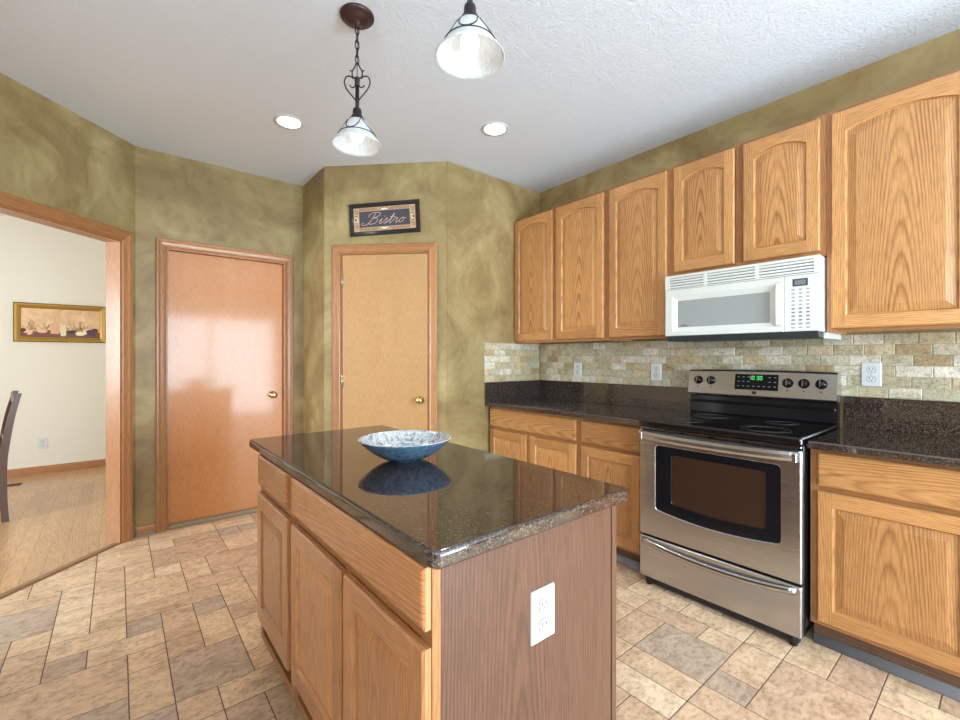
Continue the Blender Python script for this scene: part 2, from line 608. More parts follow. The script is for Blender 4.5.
def smooth_path(pts, sub=6, closed=False):
    P = [Vector(p) for p in pts]
    n = len(P)
    out = []
    for i in range(n if closed else n - 1):
        p0 = P[(i - 1) % n] if closed or i > 0 else P[i]
        p1, p2 = P[i], P[(i + 1) % n]
        p3 = P[(i + 2) % n] if closed or i + 2 < n else P[(i + 1) % n]
        for s in range(sub):
            t = s / sub
            out.append(0.5 * ((2 * p1) + (-p0 + p2) * t + (2 * p0 - 5 * p1 + 4 * p2 - p3) * t * t + (-p0 + 3 * p1 - 3 * p2 + p3) * t ** 3))
    if not closed:
        out.append(P[-1])
    return out


def frame_at(x, y, deg):
    return Matrix.Translation((x, y, 0)) @ Matrix.Rotation(math.radians(deg), 4, 'Z')


# local wall frames: x runs to the right as seen from the room, y runs into the wall
F_RIGHT = frame_at(2.95, 0, -90)       # x_local = -y_world
F_REAR = frame_at(0, -2.4, 180)
F_LEFT = frame_at(-1.8, 0, 90)
F_ANG = frame_at(0.095, 3.945, 45)
F_BACK = frame_at(0, 3.945, 0)
F_RET = frame_at(1.245, 0, -90)        # pantry side wall (faces -x)
F_DIAG = frame_at(1.245, 3.435, -45)
F_PR = frame_at(0, 2.745, 0)
TH = 0.115


def wall(name, fr, x0, x1, holes=(), mat='wall', th=TH, z1=CEIL, y0=0.0):
    g = G()
    xs = sorted({x0, x1, *[h[0] for h in holes], *[h[1] for h in holes]})
    for a, b in zip(xs[:-1], xs[1:]):
        hh = [h for h in holes if h[0] <= a + 1e-6 and h[1] >= b - 1e-6]
        if not hh:
            g.box(a, b, y0, y0 + th, 0, z1)
        else:
            h = hh[0]
            if h[2] > 0:
                g.box(a, b, y0, y0 + th, 0, h[2])
            if h[3] < z1:
                g.box(a, b, y0, y0 + th, h[3], z1)
    g.xform(fr)
    return struct(g, name, mat)


# ------------------------------------------------------------------ large structure
L_DIAG = math.hypot(0.685, 0.69)
wall('wall_right', F_RIGHT, -4.06, 2.4)
wall('wall_rear', F_REAR, -2.95, 1.8, [(-2.7, -0.2, 0.04, 2.12)])
wall('wall_left', F_LEFT, -2.4, 2.05, [(-2.2, -0.2, 1.72, 2.32)])
wall('wall_angled', F_ANG, -2.68, 0.0, [(-1.75, -0.100, 0, 2.070)], th=.105)
wall('wall_back', F_BACK, 0.095, 2.95, [(0.262, 1.108, 0, 2.078)])
wall('wall_pantry_side', F_RET, -3.945, -3.435)
wall('wall_pantry_front', F_DIAG, 0, 0.969, [(0.122, 0.842, 0, 2.083)])
wall('wall_pantry_right', F_PR, 1.93, 2.95)
# dining room shell
wall('wall_dining_back', frame_at(0, 6.74, 0), -4.0, 0.12, mat='beige')
wall('wall_dining_left', frame_at(-4.0, 0, 90), 2.05, 6.74, [(2.4, 4.0, 0.75, 2.2)], mat='beige')
wall('wall_dining_right', frame_at(0.12, 0, -90), -6.74, -4.062, mat='beige')
wall('wall_leak_block', frame_at(0, 4.75, 0), 0.235, 1.5)  # unseen wall added to stop world light leaking under the amber door
wall('wall_leak_block_right', frame_at(1.385, 0, -90), -4.75, -4.062)  # unseen too, closes the added light block on its right side
wall('wall_dining_front', frame_at(0, 2.05, 180), 1.93, 4.0, mat='beige')

g = G()
g.box(-4.2, 3.2, -2.6, 7.0, CEIL, CEIL + 0.06)
struct(g, 'ceiling', 'ceiling')


# floor: modular tile pattern, clipped along the 45 degree threshold
def clip(poly, px, py, nx, ny):
    out = []
    for i in range(len(poly)):
        a, b = poly[i], poly[(i + 1) % len(poly)]
        da = (a[0] - px) * nx + (a[1] - py) * ny
        db = (b[0] - px) * nx + (b[1] - py) * ny
        if da >= 0:
            out.append(a)
        if (da >= 0) != (db >= 0):
            t = da / (da - db)
            out.append((a[0] + (b[0] - a[0]) * t, a[1] + (b[1] - a[1]) * t))
    return out


def poly_area(p):
    return abs(sum(p[i][0] * p[(i + 1) % len(p)][1] - p[(i + 1) % len(p)][0] * p[i][1] for i in range(len(p)))) / 2


UX, UY, OX, OY = 0.1325, 0.148, 0.031, 0.33
occ = set()
tiles = []


def put(i, j, w, h, rnd):
    cells = [(a, b) for a in range(i, i + w) for b in range(j, j + h)]
    if any(c in occ for c in cells):
        return False
    occ.update(cells)
    tiles.append((i, j, w, h, rnd))
    return True


for t in [(1, 11, 2, 2, .06), (0, 11, 1, 2, .62), (-1, 14, 2, 1, .72), (-1, 17, 1, 2, .66), (1, 14, 1, 2, .60), (0, 16, 3, 1, .50),
          (1, 13, 1, 1, .30), (2, 13, 1, 2, .78), (2, 15, 1, 1, .10), (0, 15, 1, 1, .08), (0, 13, 1, 1, .66), (-2, 15, 2, 1, .80),
          (-2, 14, 1, 1, .16), (-3, 12, 3, 2, .52), (-4, 17, 2, 2, .03), (-1, 16, 1, 1, .75), (-3, 14, 1, 2, .45), (1, 10, 1, 1, .55),
          (2, 10, 2, 1, .74), (0, 10, 1, 1, .05), (-2, 11, 2, 1, .12), (3, 12, 1, 2, .82), (3, 11, 1, 1, .58),
          (13, 3, 2, 2, .07), (14, 2, 2, 1, .64), (15, 3, 1, 1, .74), (13, 2, 1, 1, .10), (13, 0, 3, 2, .40), (16, 0, 2, 1, .30),
          (12, 3, 1, 2, .68), (15, 4, 1, 2, .46), (13, 5, 2, 1, .5), (16, 2, 1, 1, .70), (16, 1, 2, 1, .78)]:
    put(*t)
for j in range(-20, 27):
    for i in range(-15, 24):
        if (i, j) in occ:
            continue
        for w, h in random.sample([(2, 2), (2, 1), (1, 2), (1, 1), (2, 1), (1, 2), (3, 2), (2, 2), (3, 1)], 9) + [(1, 1)]:
            if put(i, j, w, h, random.choice([.04, .12, .3, .4, .5, .55, .6, .65, .7, .75, .8, .9])):
                break
g = G()
gp = clip([(-1.8, -2.4), (2.95, -2.4), (2.95, 3.95), (-1.8, 3.95)], 0.095, 3.945, R2, -R2)
g.faces([(x, y, -0.0010) for x, y in gp], [tuple(range(len(gp)))], mat=1)
for i, j, w, h, rnd in tiles:
    x0, x1 = OX + i * UX + .0021, OX + (i + w) * UX - .0021
    y0, y1 = OY + j * UY + .0021, OY + (j + h) * UY - .0021
    p = [(max(x0, -1.8), max(y0, -2.4)), (min(x1, 2.95), max(y0, -2.4)), (min(x1, 2.95), min(y1, 3.95)), (max(x0, -1.8), min(y1, 3.95))]
    if p[0][0] >= p[1][0] or p[0][1] >= p[2][1]:
        continue
    p = clip(p, 0.095, 3.945, R2, -R2)
    if len(p) < 3 or poly_area(p) < 1e-4:
        continue
    cx, cy = sum(q[0] for q in p) / len(p), sum(q[1] for q in p) / len(p)
    ins = [(q[0] + (cx - q[0]) * .012, q[1] + (cy - q[1]) * .012) for q in p]
    g.loft([[(x, y, -0.0012) for x, y in p], [(x, y, -0.0005) for x, y in p], [(x, y, 0.0) for x, y in ins]], cap0=False, rnd=min(1, max(0, rnd + random.uniform(-.04, .04))))
struct(g, 'floor', ['slate', 'grout_dark'])

g = G()
x = -4.0
while x < 0.03:
    y = 2.0 - random.random() * 0.8
    while y < 6.75:
        ln = random.uniform(0.7, 1.3)
        p = [(x + .0005, max(y, 2.05) + .0005), (x + .0825, max(y, 2.05) + .0005), (x + .0825, min(y + ln, 6.74)), (x + .0005, min(y + ln, 6.74))]
        if p[2][1] > p[0][1]:
            p = clip(p, 0.095, 3.945, -R2, R2)
            if len(p) > 2 and poly_area(p) > 1e-4:
                g.faces([(a, b, 0.0) for a, b in p], [tuple(range(len(p)))], grain='y', uo=random.choice((0, .0, .05, -.06, .1)))
        y += ln
    x += .083
gp = clip([(-4.0, 2.05), (0.12, 2.05), (0.12, 6.74), (-4.0, 6.74)], 0.095, 3.945, -R2, R2)
g.faces([(a, b, -0.002) for a, b in gp], [tuple(range(len(gp)))], mat=1)
struct(g, 'floor_dining', ['oak_floor', 'grout_dark'])

g = G()
g.box(-4.2, 3.2, -2.6, 7.0, -.07, -.03)
struct(g, 'floor_leak_block', 'grout_dark')  # unseen sheet added under the house to block light leaking at the door

# threshold strip between the two floors
g = G()
g.loft([[(-1.75, .055, .0), (-1.75, .05, .007), (-1.75, .012, .009), (-1.75, -.002, .0)],
        [(-.115, .055, .0), (-.115, .05, .007), (-.115, .012, .009), (-.115, -.002, .0)]], grain='x')
g.xform(F_ANG)
struct(g, 'trim_threshold', 'threshold')


# ------------------------------------------------------------------ casings, jambs, baseboards, doors, windows
def casing(name, fr, x0, x1, zt, w=.062, mat='oak_trim', jamb=TH, sides='LR', side_gap=0.0):
    prof = [(0, 0), (0, .009), (.006, .013), (.014, .010), (.022, .012), (.034, .014), (.046, .020), (w - .006, .020), (w, .015), (w, 0)]
    g = G()

    def leg(pa, pb, grain):
        vs, fs = [], []
        for (o, t) in prof:
            vs += [pa(o, t), pb(o, t)]
        m = len(prof)
        for i in range(m - 1):
            fs.append((2 * i, 2 * i + 1, 2 * i + 3, 2 * i + 2))
        fs.append(tuple(range(0, 2 * m, 2)))
        fs.append(tuple(range(1, 2 * m, 2)))
        g.faces(vs, fs, grain=grain)
    leg(lambda o, t: (x0 - o, -t, 0.0), lambda o, t: (x0 - o, -t, zt + o), 'z')
    leg(lambda o, t: (x0 - o, -t, zt + o), lambda o, t: (x1 + o, -t, zt + o), 'x')
    leg(lambda o, t: (x1 + o, -t, zt + o), lambda o, t: (x1 + o, -t, 0.0), 'z')
    # jamb lining
    g.box(x0 - .009, x0 + .010, -.001, jamb, 0, zt + .010, grain='z')
    g.box(x1 - .010, x1 + .009, -.001, jamb, 0, zt + .010, grain='z')
    g.box(x0 + .010, x1 - .010, -.001, jamb, zt - .010, zt + .010, grain='x')
    g.xform(fr)
    return struct(g, name, mat)


casing('trim_opening', F_ANG, -1.74, -0.110, 2.060, w=.072, jamb=.106)
casing('trim_back', F_BACK, 0.272, 1.098, 2.068)
casing('trim_pantry', F_DIAG, 0.132, 0.832, 2.073)


def baseboard(name, fr, x0, x1, h=.075, mat='oak_trim', shoe=False):
    g = G()
    pr = [(0, 0), (-.012, 0), (-.012, h - .018), (-.008, h - .008), (-.008, h - .003), (0, h)]
    g.loft([[(x0, y, z) for y, z in pr], [(x1, y, z) for y, z in pr]], grain='x')
    if shoe:
        g.loft([[(x0, -.012, 0), (x0, -.024, 0), (x0, -.022, .010), (x0, -.012, .014)], [(x1, -.012, 0), (x1, -.024, 0), (x1, -.022, .010), (x1, -.012, .014)]], grain='x', mat=1)
    g.xform(fr)
    return struct(g, name, [mat, 'sill'])


baseboard('baseboard_back', F_BACK, 0.100, 0.209, shoe=True)
baseboard('baseboard_pantry_side', F_RET, -3.93, -3.44)
baseboard('baseboard_pantry', F_DIAG, 0.897, 0.965)
baseboard('baseboard_pantry_right', F_PR, 1.94, 2.29)
baseboard('baseboard_dining', frame_at(0, 6.74, 0), -3.98, 0.11, h=.085)
baseboard('baseboard_left', F_LEFT, -2.38, 2.04)
baseboard('baseboard_right', F_RIGHT, 0.50, 2.38)


def knob_geo(g, x, z, y=-.0, side=-1):
    """round door knob on a rose, projecting toward -y"""
    prof = [(.030, 0), (.030, .004), (.012, .008), (.010, .026), (.020, .036), (.027, .046), (.025, .058), (.012, .064), (.0005, .065)]
    n = 24
    loops = [[(x + r * math.cos(2 * PI * j / n), y - d, z + r * math.sin(2 * PI * j / n)) for j in range(n)] for r, d in prof]
    g.loft(loops, True, True, smooth=True)


def slab(name, fr, x0, x1, z0, z1, y0, mat, knob_x, knob_z, hinge_x=None):
    g = G()
    g.box(x0, x1, y0, y0 + .035, z0, z1, bev=.0015, center=True)
    g.xform(fr)
    d = struct(g, name, mat)
    g = G()
    knob_geo(g, knob_x, knob_z, y0)
    g.xform(fr)
    k = g.build('door_knob', 'brass', d, (0, 0, 0))
    if hinge_x is not None:
        for hz in (1.86, 1.08, 0.25):
            g = G()
            g.cyl((hinge_x, -.004, hz - .045), (hinge_x, -.004, hz + .045), .006, n=12)
            g.box(hinge_x, hinge_x + .022, y0 - .0015, y0, hz - .045, hz + .045)
            g.xform(fr)
            g.build('hinge', 'hinge', d, (0, 0, 0))
    return d


slab('door_1', F_BACK, 0.284, 1.086, 0.030, 2.056, 0.040, 'door_amber', 1.008, 0.952)
slab('door_2', F_DIAG, 0.145, 0.820, 0.015, 2.060, 0.002, 'door_birch', 0.764, 0.940, hinge_x=0.1435)
g = G()
g.box(0.284, 1.086, 0.006, 0.112, 0.0, 0.0295, bev=.003)
g.xform(F_BACK)
struct(g, 'trim_sill', 'sill')


def window(name, fr, x0, x1, z0, z1, nx, nz=1):
    g = G()
    w = .05
    g.box(x0, x0 + w, .02, .10, z0, z1)
    g.box(x1 - w, x1, .02, .10, z0, z1)
    g.box(x0 + w, x1 - w, .02, .10, z0, z0 + w, grain='x')
    g.box(x0 + w, x1 - w, .02, .10, z1 - w, z1, grain='x')
    for i in range(1, nx):
        xm = x0 + (x1 - x0) * i / nx
        g.box(xm - .03, xm + .03, .03, .09, z0 + w, z1 - w)
    g.xform(fr)
    o = struct(g, name, 'white')
    for i in range(nx):
        a = x0 + (x1 - x0) * i / nx + (w if i == 0 else .03)
        b = x0 + (x1 - x0) * (i + 1) / nx - (w if i == nx - 1 else .03)
        g = G()
        g.box(a, b, .058, .062, z0 + w, z1 - w)
        g.xform(fr)
        g.build('pane', 'pane', o, (0, 0, 0))
    return o


window('window_1', F_REAR, -2.7, -0.2, 0.04, 2.12, 2)
window('window_fill', F_LEFT, -2.2, -0.2, 1.72, 2.32, 2)  # unseen high window, made up to carry the side fill light
window('window_3', frame_at(-4.0, 0, 90), 2.4, 4.0, 0.75, 2.2, 2)


# ------------------------------------------------------------------ cabinets (all fronts face -x)
def door_geo(y0, y1, z0, z1, xf, t=.019, arch=0.0, sw=.053, rw=.060):
    """frame-and-raised-panel door on the plane x = xf"""
    g = G()
    e = .005
    yl, yr = y0 + sw, y1 - sw              # opening
    zb = z0 + rw
    zt = z1 - rw - arch if arch else z1 - rw

    def eased(a0, a1, b0, b1, grain, outer):
        # box with the front edge eased on outer sides only
        ya, yb, za, zc = a0 + (e if 'a' in outer else 0), a1 - (e if 'b' in outer else 0), b0 + (e if 'c' in outer else 0), b1 - (e if 'd' in outer else 0)
        back = [(xf + t, a0, b0), (xf + t, a1, b0), (xf + t, a1, b1), (xf + t, a0, b1)]
        mid = [(xf + e, a0, b0), (xf + e, a1, b0), (xf + e, a1, b1), (xf + e, a0, b1)]
        fr = [(xf, ya, za), (xf, yb, za), (xf, yb, zc), (xf, ya, zc)]
        g.loft([back, mid, fr], grain=grain)
    eased(y0, yl, z0, z1, 'z', 'acd')
    eased(yr, y1, z0, z1, 'z', 'bcd')
    eased(yl, yr, z0, zb, 'y', 'c')
    N = 24

    def topz(s, d=0.0):
        return zt - d + arch * (1 - (2 * s - 1) ** 2)
    # top rail with an arched lower edge
    if arch:
        lo = [(yl + (yr - yl) * i / N, topz(i / N)) for i in range(N + 1)]
        po = lo + [(yr, z1), (yl, z1)]
        pf = lo + [(yr, z1 - e), (yl, z1 - e)]
        g.loft([[(xf + t, a, b) for a, b in po], [(xf + e, a, b) for a, b in po], [(xf, a, b) for a, b in pf]], grain='y')
    else:
        eased(yl, yr, zt, z1, 'y', 'd')

    def outline(d, x):
        a, b, c = yl + d, yr - d, zb + d
        pts = [(x, a + (b - a) * i / 6, c) for i in range(6)] + [(x, b, c + (topz(1, d) - c) * i / 6) for i in range(6)]
        pts += [(x, b + (a - b) * i / N, topz(1 - i / N, d)) for i in range(N)]
        pts += [(x, a, topz(0, d) + (c - topz(0, d)) * i / 6) for i in range(6)]
        return pts
    g.loft([outline(0, xf + .0005), outline(.003, xf + .006), outline(.006, xf + .0095), outline(.011, xf + .0095), outline(.036, xf + .003), outline(.038, xf + .002)],
           cap0=False, cap1=True, grain='z', center=True)
    return g


def drawer_geo(y0, y1, z0, z1, xf, t=.019):
    g = G()
    e = .006
    back = [(xf + t, y0, z0), (xf + t, y1, z0), (xf + t, y1, z1), (xf + t, y0, z1)]
    mid = [(xf + e, y0, z0), (xf + e, y1, z0), (xf + e, y1, z1), (xf + e, y0, z1)]
    m2 = [(xf + .002, y0 + .004, z0 + .004), (xf + .002, y1 - .004, z0 + .004), (xf + .002, y1 - .004, z1 - .004), (xf + .002, y0 + .004, z1 - .004)]
    fr = [(xf, y0 + .009, z0 + .009), (xf, y1 - .009, z0 + .009), (xf, y1 - .009, z1 - .009), (xf, y0 + .009, z1 - .009)]
    g.loft([back, mid, m2, fr], grain='y', uo=random.uniform(.03, .07))
    return g


def face_frame(y0, y1, z0, z1, xf, rails=(), stiles=(), t=.019, sw=.038, rw=.030):
    g = G()
    g.box(xf, xf + t, y0, y0 + sw, z0, z1, grain='z')
    g.box(xf, xf + t, y1 - sw, y1, z0, z1, grain='z')
    zs = [z0 + rw / 2, *rails, z1 - rw / 2]
    for z in zs:
        g.box(xf, xf + t, y0 + sw, y1 - sw, z - rw / 2, z + rw / 2, grain='y')
    for yc, a, b in stiles:
        g.box(xf, xf + t, yc - sw / 2, yc + sw / 2, a, b, grain='z')
    return g


def cabinet(name, label, group, y0, y1, z0, z1, xface, xback, doors, drawers, rails=(), stiles=(), mat='oak', arch=0.0, toe=None, frame_y0=None):
    """y0<y1; xface is the face frame plane, doors stand .02 proud of it"""
    t = thing(name, label, 'cabinet', ((xface + xback) / 2, (y0 + y1) / 2, 0 if z0 < 0.5 else z0), group=group)
    g = G()
    th = .016
    xa = xface + .0195
    g.box(xa, xback, y0, y0 + th, z0, z1, grain='z')
    g.box(xa, xback, y1 - th, y1, z0, z1, grain='z')
    g.box(xa, xback, y0 + th, y1 - th, z0 + .012, z0 + .012 + th, grain='y')
    g.box(xa, xback, y0 + th, y1 - th, z1 - th, z1, grain='y')
    g.box(xback - .008, xback, y0 + th, y1 - th, z0 + .012 + th, z1 - th, grain='z')
    part(g, 'carcass', mat, t)
    part(face_frame(y0 if frame_y0 is None else frame_y0, y1, z0, z1, xface, rails, stiles), 'face_frame', 'oak_frame_shaded', t)
    xd = xface - .0195
    for d in doors:
        part(door_geo(d[0], d[1], d[2], d[3], xd, arch=arch), 'door', mat, t)
    for d in drawers:
        part(drawer_geo(d[0], d[1], d[2], d[3], xd), 'drawer_front', mat, t)
    if toe:
        g = G()
        g.box(toe, toe + .018, y0, y1, 0.0, z0, grain='y')
        part(g, 'toe_kick', 'toe', t)
    return t


GB = 'oak base cabinets along the range wall'
GU = 'oak wall cabinets above the counter'
# base run (z .105 - .872)
ZB0, ZB1 = .110, .872
XF, XB = 2.350, 2.945
def cove(t, x, y0, y1, h=.042):
    g = G()
    pr = [(x, 0), (x - .016, 0), (x - .013, .006), (x - .007, .014), (x - .005, h - .006), (x - .003, h), (x, h)]
    g.loft([[(a, y0, b) for a, b in pr], [(a, y1, b) for a, b in pr]], grain='y', smooth=True)
    part(g, 'cove_base', 'cove', t)
rz = (.7035,)
c = cabinet('base_cabinet', 'wide oak base cabinet with one long drawer, in the corner against the olive wall', GB, 1.8265, 2.740, ZB0, ZB1, XF, XB,
            [(2.309, 2.722, .128, .690), (1.853, 2.268, .128, .690)], [(1.853, 2.722, .714, .856)], rz, [(2.2885, .14, .6885)], toe=2.405)
cove(c, 2.405, 1.8265, 2.740)
c = cabinet('base_cabinet', 'narrow oak base cabinet immediately left of the steel range', GB, 1.3635, 1.8255, ZB0, ZB1, XF, XB,
            [(1.386, 1.810, .128, .690)], [(1.386, 1.810, .714, .856)], rz, toe=2.405)
cove(c, 2.405, 1.3635, 1.8255)
c = cabinet('base_cabinet', 'oak base cabinet right of the steel range, under the right-hand counter', GB, -.482, 0.5785, ZB0, ZB1, XF, XB,
            [(.074, .551, .128, .690), (-.455, .030, .128, .690)], [(.074, .551, .714, .856), (-.455, .030, .714, .856)], rz, [(.052, .14, .6885), (.052, .7185, .842)], toe=2.405)
cove(c, 2.405, -.482, 0.5785)
# wall cabinets
ZU0, ZU1, XU, XUB = 1.385, 2.437, 2.640, 2.947
cabinet('wall_cabinet', 'oak wall cabinet with two arched doors, in the corner beside the olive wall', GU, 1.8235, 2.741, ZU0, ZU1, XU, XUB,
        [(2.310, 2.735, 1.402, 2.421), (1.842, 2.271, 1.402, 2.421)], [], (), [(2.2905, 1.416, 2.407)], arch=.034)
cabinet('wall_cabinet', 'tall oak wall cabinet with a single arched door, left of the microwave', GU, 1.3605, 1.8225, ZU0, ZU1, XU, XUB,
        [(1.382, 1.794, 1.402, 2.421)], [], arch=.034)
cabinet('wall_cabinet', 'short oak wall cabinet with two small arched doors, directly above the white microwave', GU, 0.5865, 1.3595, 1.757, ZU1, XU, XUB,
        [(.993, 1.336, 1.783, 2.421), (.610, .949, 1.783, 2.421)], [], (), [(.971, 1.787, 2.407)], arch=.034)
cabinet('wall_cabinet', 'large oak wall cabinet with broad arched doors, right of the microwave', GU, -.482, 0.5855, ZU0, ZU1, XU, XUB,
        [(.098, .565, 1.402, 2.421), (-.462, .055, 1.402, 2.421)], [], (), [(.0765, 1.416, 2.407)], arch=.036)

# island cabinets
GI = 'oak cabinets of the kitchen island'
XI, XIB = .459, 1.036
D3R, D3M, D3L, D2L = .7045, 1.085, 1.104, 1.520
ZD0, ZD1, ZW0, ZW1, ZR = .205, .716, .750, .870, .733
t = cabinet('island_cabinet', 'island cabinet with a wide drawer front and outlet end panel, nearest the camera', GI, 0.7185, 1.5425, ZB0, ZB1, XI, XIB,
            [(D3L, D2L, ZD0, ZD1), (D3R, D3M, ZD0, ZD1)], [(D3R, D2L, ZW0, ZW1)], (ZR,), [((D3L + D3M) / 2, .14, ZR - .015)], mat='oak_island', toe=.528, frame_y0=.7015)
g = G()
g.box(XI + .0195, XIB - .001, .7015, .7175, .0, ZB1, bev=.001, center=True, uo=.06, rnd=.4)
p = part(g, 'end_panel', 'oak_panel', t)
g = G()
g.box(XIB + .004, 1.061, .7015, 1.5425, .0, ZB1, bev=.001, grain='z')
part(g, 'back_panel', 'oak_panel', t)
t = cabinet('island_cabinet', 'island cabinet with one small drawer, at the far end by the doors', GI, 1.5435, 1.992, ZB0, ZB1, XI, XIB,
            [(1.563, 1.970, ZD0, ZD1)], [(1.576, 1.966, ZW0, ZW1)], (ZR,), mat='oak_island', toe=.528)
g = G()
g.box(XIB + .004, 1.061, 1.5435, 1.992, .0, ZB1, bev=.001, grain='z')
part(g, 'back_panel', 'oak_panel', t)


# ------------------------------------------------------------------ stone worktops and backsplash
def slab_top(g, x0, x1, y0, y1, z0, z1, rnd_c=.02, bev=.007, corners='0000'):
    """rounded-edge slab; corners listed as x0y0,x1y0,x1y1,x0y1"""
    def ring(ins, z):
        pts = []
        cs = [(x0, y0, 180), (x1, y0, 270), (x1, y1, 0), (x0, y1, 90)]
        for (cx, cy, a0), on in zip(cs, corners):
            r = (rnd_c if on == '1' else .002)
            mx = cx + (r if cx == x0 else -r)
            my = cy + (r if cy == y0 else -r)
            for k in range(7):
                a = math.radians(a0 + 90 * k / 6)
                rr = max(r - ins, .0003) if r > ins else .0003
                px, py = mx + rr * math.cos(a), my + rr * math.sin(a)
                if r <= ins:
                    px = cx + (ins if cx == x0 else -ins)
                    py = cy + (ins if cy == y0 else -ins)
                    px += .0002 * math.cos(a)
                    py += .0002 * math.sin(a)
                pts.append((px, py, z))
        return pts
    L = [ring(bev * .6, z0), ring(0.0, z0 + bev * .6)]
    for k in range(5):
        a = PI / 2 * k / 4
        L.append(ring(bev * (1 - math.cos(a)), z1 - bev + bev * math.sin(a)))
    g.loft(L, smooth=False)


g = G()
slab_top(g, .442, 1.088, .672, 2.142, .8735, .908, .022, .009, '1111')
o = g.build('island_worktop', 'granite', None, (.765, 1.407, .8735))
tag(o, 'polished brown granite top of the kitchen island, under the blue bowl', 'worktop')

GW = 'granite counters along the range wall'
t = thing('granite_counter', 'long brown granite counter left of the range, running into the corner', 'worktop', (2.62, 2.05, .8735), group=GW)
g = G()
slab_top(g, 2.296, 2.945, 1.3640, 2.742, .8735, .906, .006, .008, '1000')
part(g, 'slab', 'granite', t)
g = G()
g.box(2.928, 2.948, 1.3640, 2.722, .9063, 1.062, bev=.002)
part(g, 'backsplash', 'granite', t)
g = G()
g.box(2.297, 2.948, 2.7225, 2.742, .9063, 1.062, bev=.002)
part(g, 'backsplash', 'granite', t)
t = thing('granite_counter', 'shorter brown granite counter right of the range, at the picture edge', 'worktop', (2.62, .05, .8735), group=GW)
g = G()
slab_top(g, 2.296, 2.945, -.485, .5780, .8735, .906, .006, .008, '0001')
part(g, 'slab', 'granite', t)
g = G()
g.box(2.928, 2.948, -.485, .5780, .9063, 1.062, bev=.002)
part(g, 'backsplash', 'granite', t)


def tile_wall(fn, a0, a1, z0, z1, tw=.122, rows=6):
    """running bond tumbled tiles; fn maps (along, out, z) to world"""
    g = G()
    h = (z1 - z0) / rows
    def box(a, b, c, d, o0, o1, **k):
        bk = [fn(a, o0, c), fn(b, o0, c), fn(b, o0, d), fn(a, o0, d)]
        e = .0022
        fr = [fn(a + e, o1, c + e), fn(b - e, o1, c + e), fn(b - e, o1, d - e), fn(a + e, o1, d - e)]
        md = [fn(a, o1 - e, c), fn(b, o1 - e, c), fn(b, o1 - e, d), fn(a, o1 - e, d)]
        g.loft([bk, md, fr], **k)
    for r in range(rows):
        a = a0 - (tw * .5 if r % 2 else 0) - random.uniform(0, .02)
        while a < a1:
            b = a + tw + random.uniform(-.008, .010)
            s, e_ = max(a, a0), min(b, a1)
            if e_ - s > .012:
                box(s + .0014, e_ - .0014, z0 + r * h + .0014, z0 + (r + 1) * h - .0014, .001, .0085 + random.uniform(-.001, .0006), rnd=random.choice([random.random(), random.uniform(.3, 1)]))
            a = b
    bk = [fn(a0, 0.0005, z0), fn(a1, 0.0005, z0), fn(a1, 0.0005, z1), fn(a0, 0.0005, z1)]
    fr = [fn(a0, .0055, z0), fn(a1, .0055, z0), fn(a1, .0055, z1), fn(a0, .0055, z1)]
    g.loft([bk, fr], mat=1)
    return g


GT = 'tumbled stone tile backsplashes'
o = tile_wall(lambda a, o_, z: (2.9485 - o_, a, z), -.482, 2.735, 1.0635, 1.384).build('tile_backsplash', ['tumbled', 'grout_light'], None, (2.945, 1.1, 1.0635))
tag(o, 'long tumbled stone tile backsplash behind the range, under the wall cabinets', 'backsplash', GT)
o = tile_wall(lambda a, o_, z: (a, 2.7435 - o_, z), 2.291, 2.9385, 1.0635, 1.384).build('tile_backsplash', ['tumbled', 'grout_light'], None, (2.6, 2.74, 1.0635))
tag(o, 'short tumbled tile return on the olive wall, left of the corner', 'backsplash', GT)

# ------------------------------------------------------------------ range
YA, YB = .590, 1.352
t = thing('electric_range', 'stainless steel electric range with black glass cooktop', 'range', (2.6, .971, 0))
g = G()
g.box(2.302, 2.938, YA, YB, .075, .885, bev=.003)
part(g, 'body', 'black_gloss', t)
g = G()
g.box(2.298, 2.92, YA + .02, YB - .02, .012, .0745)
for yy in (YA + .04, YB - .04):
    g.cyl((2.305, yy, 0), (2.305, yy, .0745), .016, n=14)
    g.cyl((2.90, yy, 0), (2.90, yy, .0745), .016, n=14)
part(g, 'base_feet', 'black_matte', t)
# oven door with window cut-out
XD = 2.268
g = G()
zt, zb = .862, .284
wy0, wy1, wz0, wz1 = .668, 1.256, .436, .786


def rrect(y0, y1, z0, z1, r, x, n=6, sag=0.0, m=10):
    pts = []
    for cy, cz, a0 in ((y0 + r, z0 + r, 180), (y1 - r, z0 + r, 270), (y1 - r, z1 - r, 0), (y0 + r, z1 - r, 90)):
        for k in range(n + 1):
            a = math.radians(a0 + 90 * k / n)
            pts.append((x, cy + r * math.cos(a), cz + r * math.sin(a)))
        if a0 == 180:
            ya, yb = y0 + r, y1 - r
            for k in range(1, m):
                s = k / m
                pts.append((x, ya + (yb - ya) * s, z0 - sag * (1 - (2 * s - 1) ** 2)))
    return pts


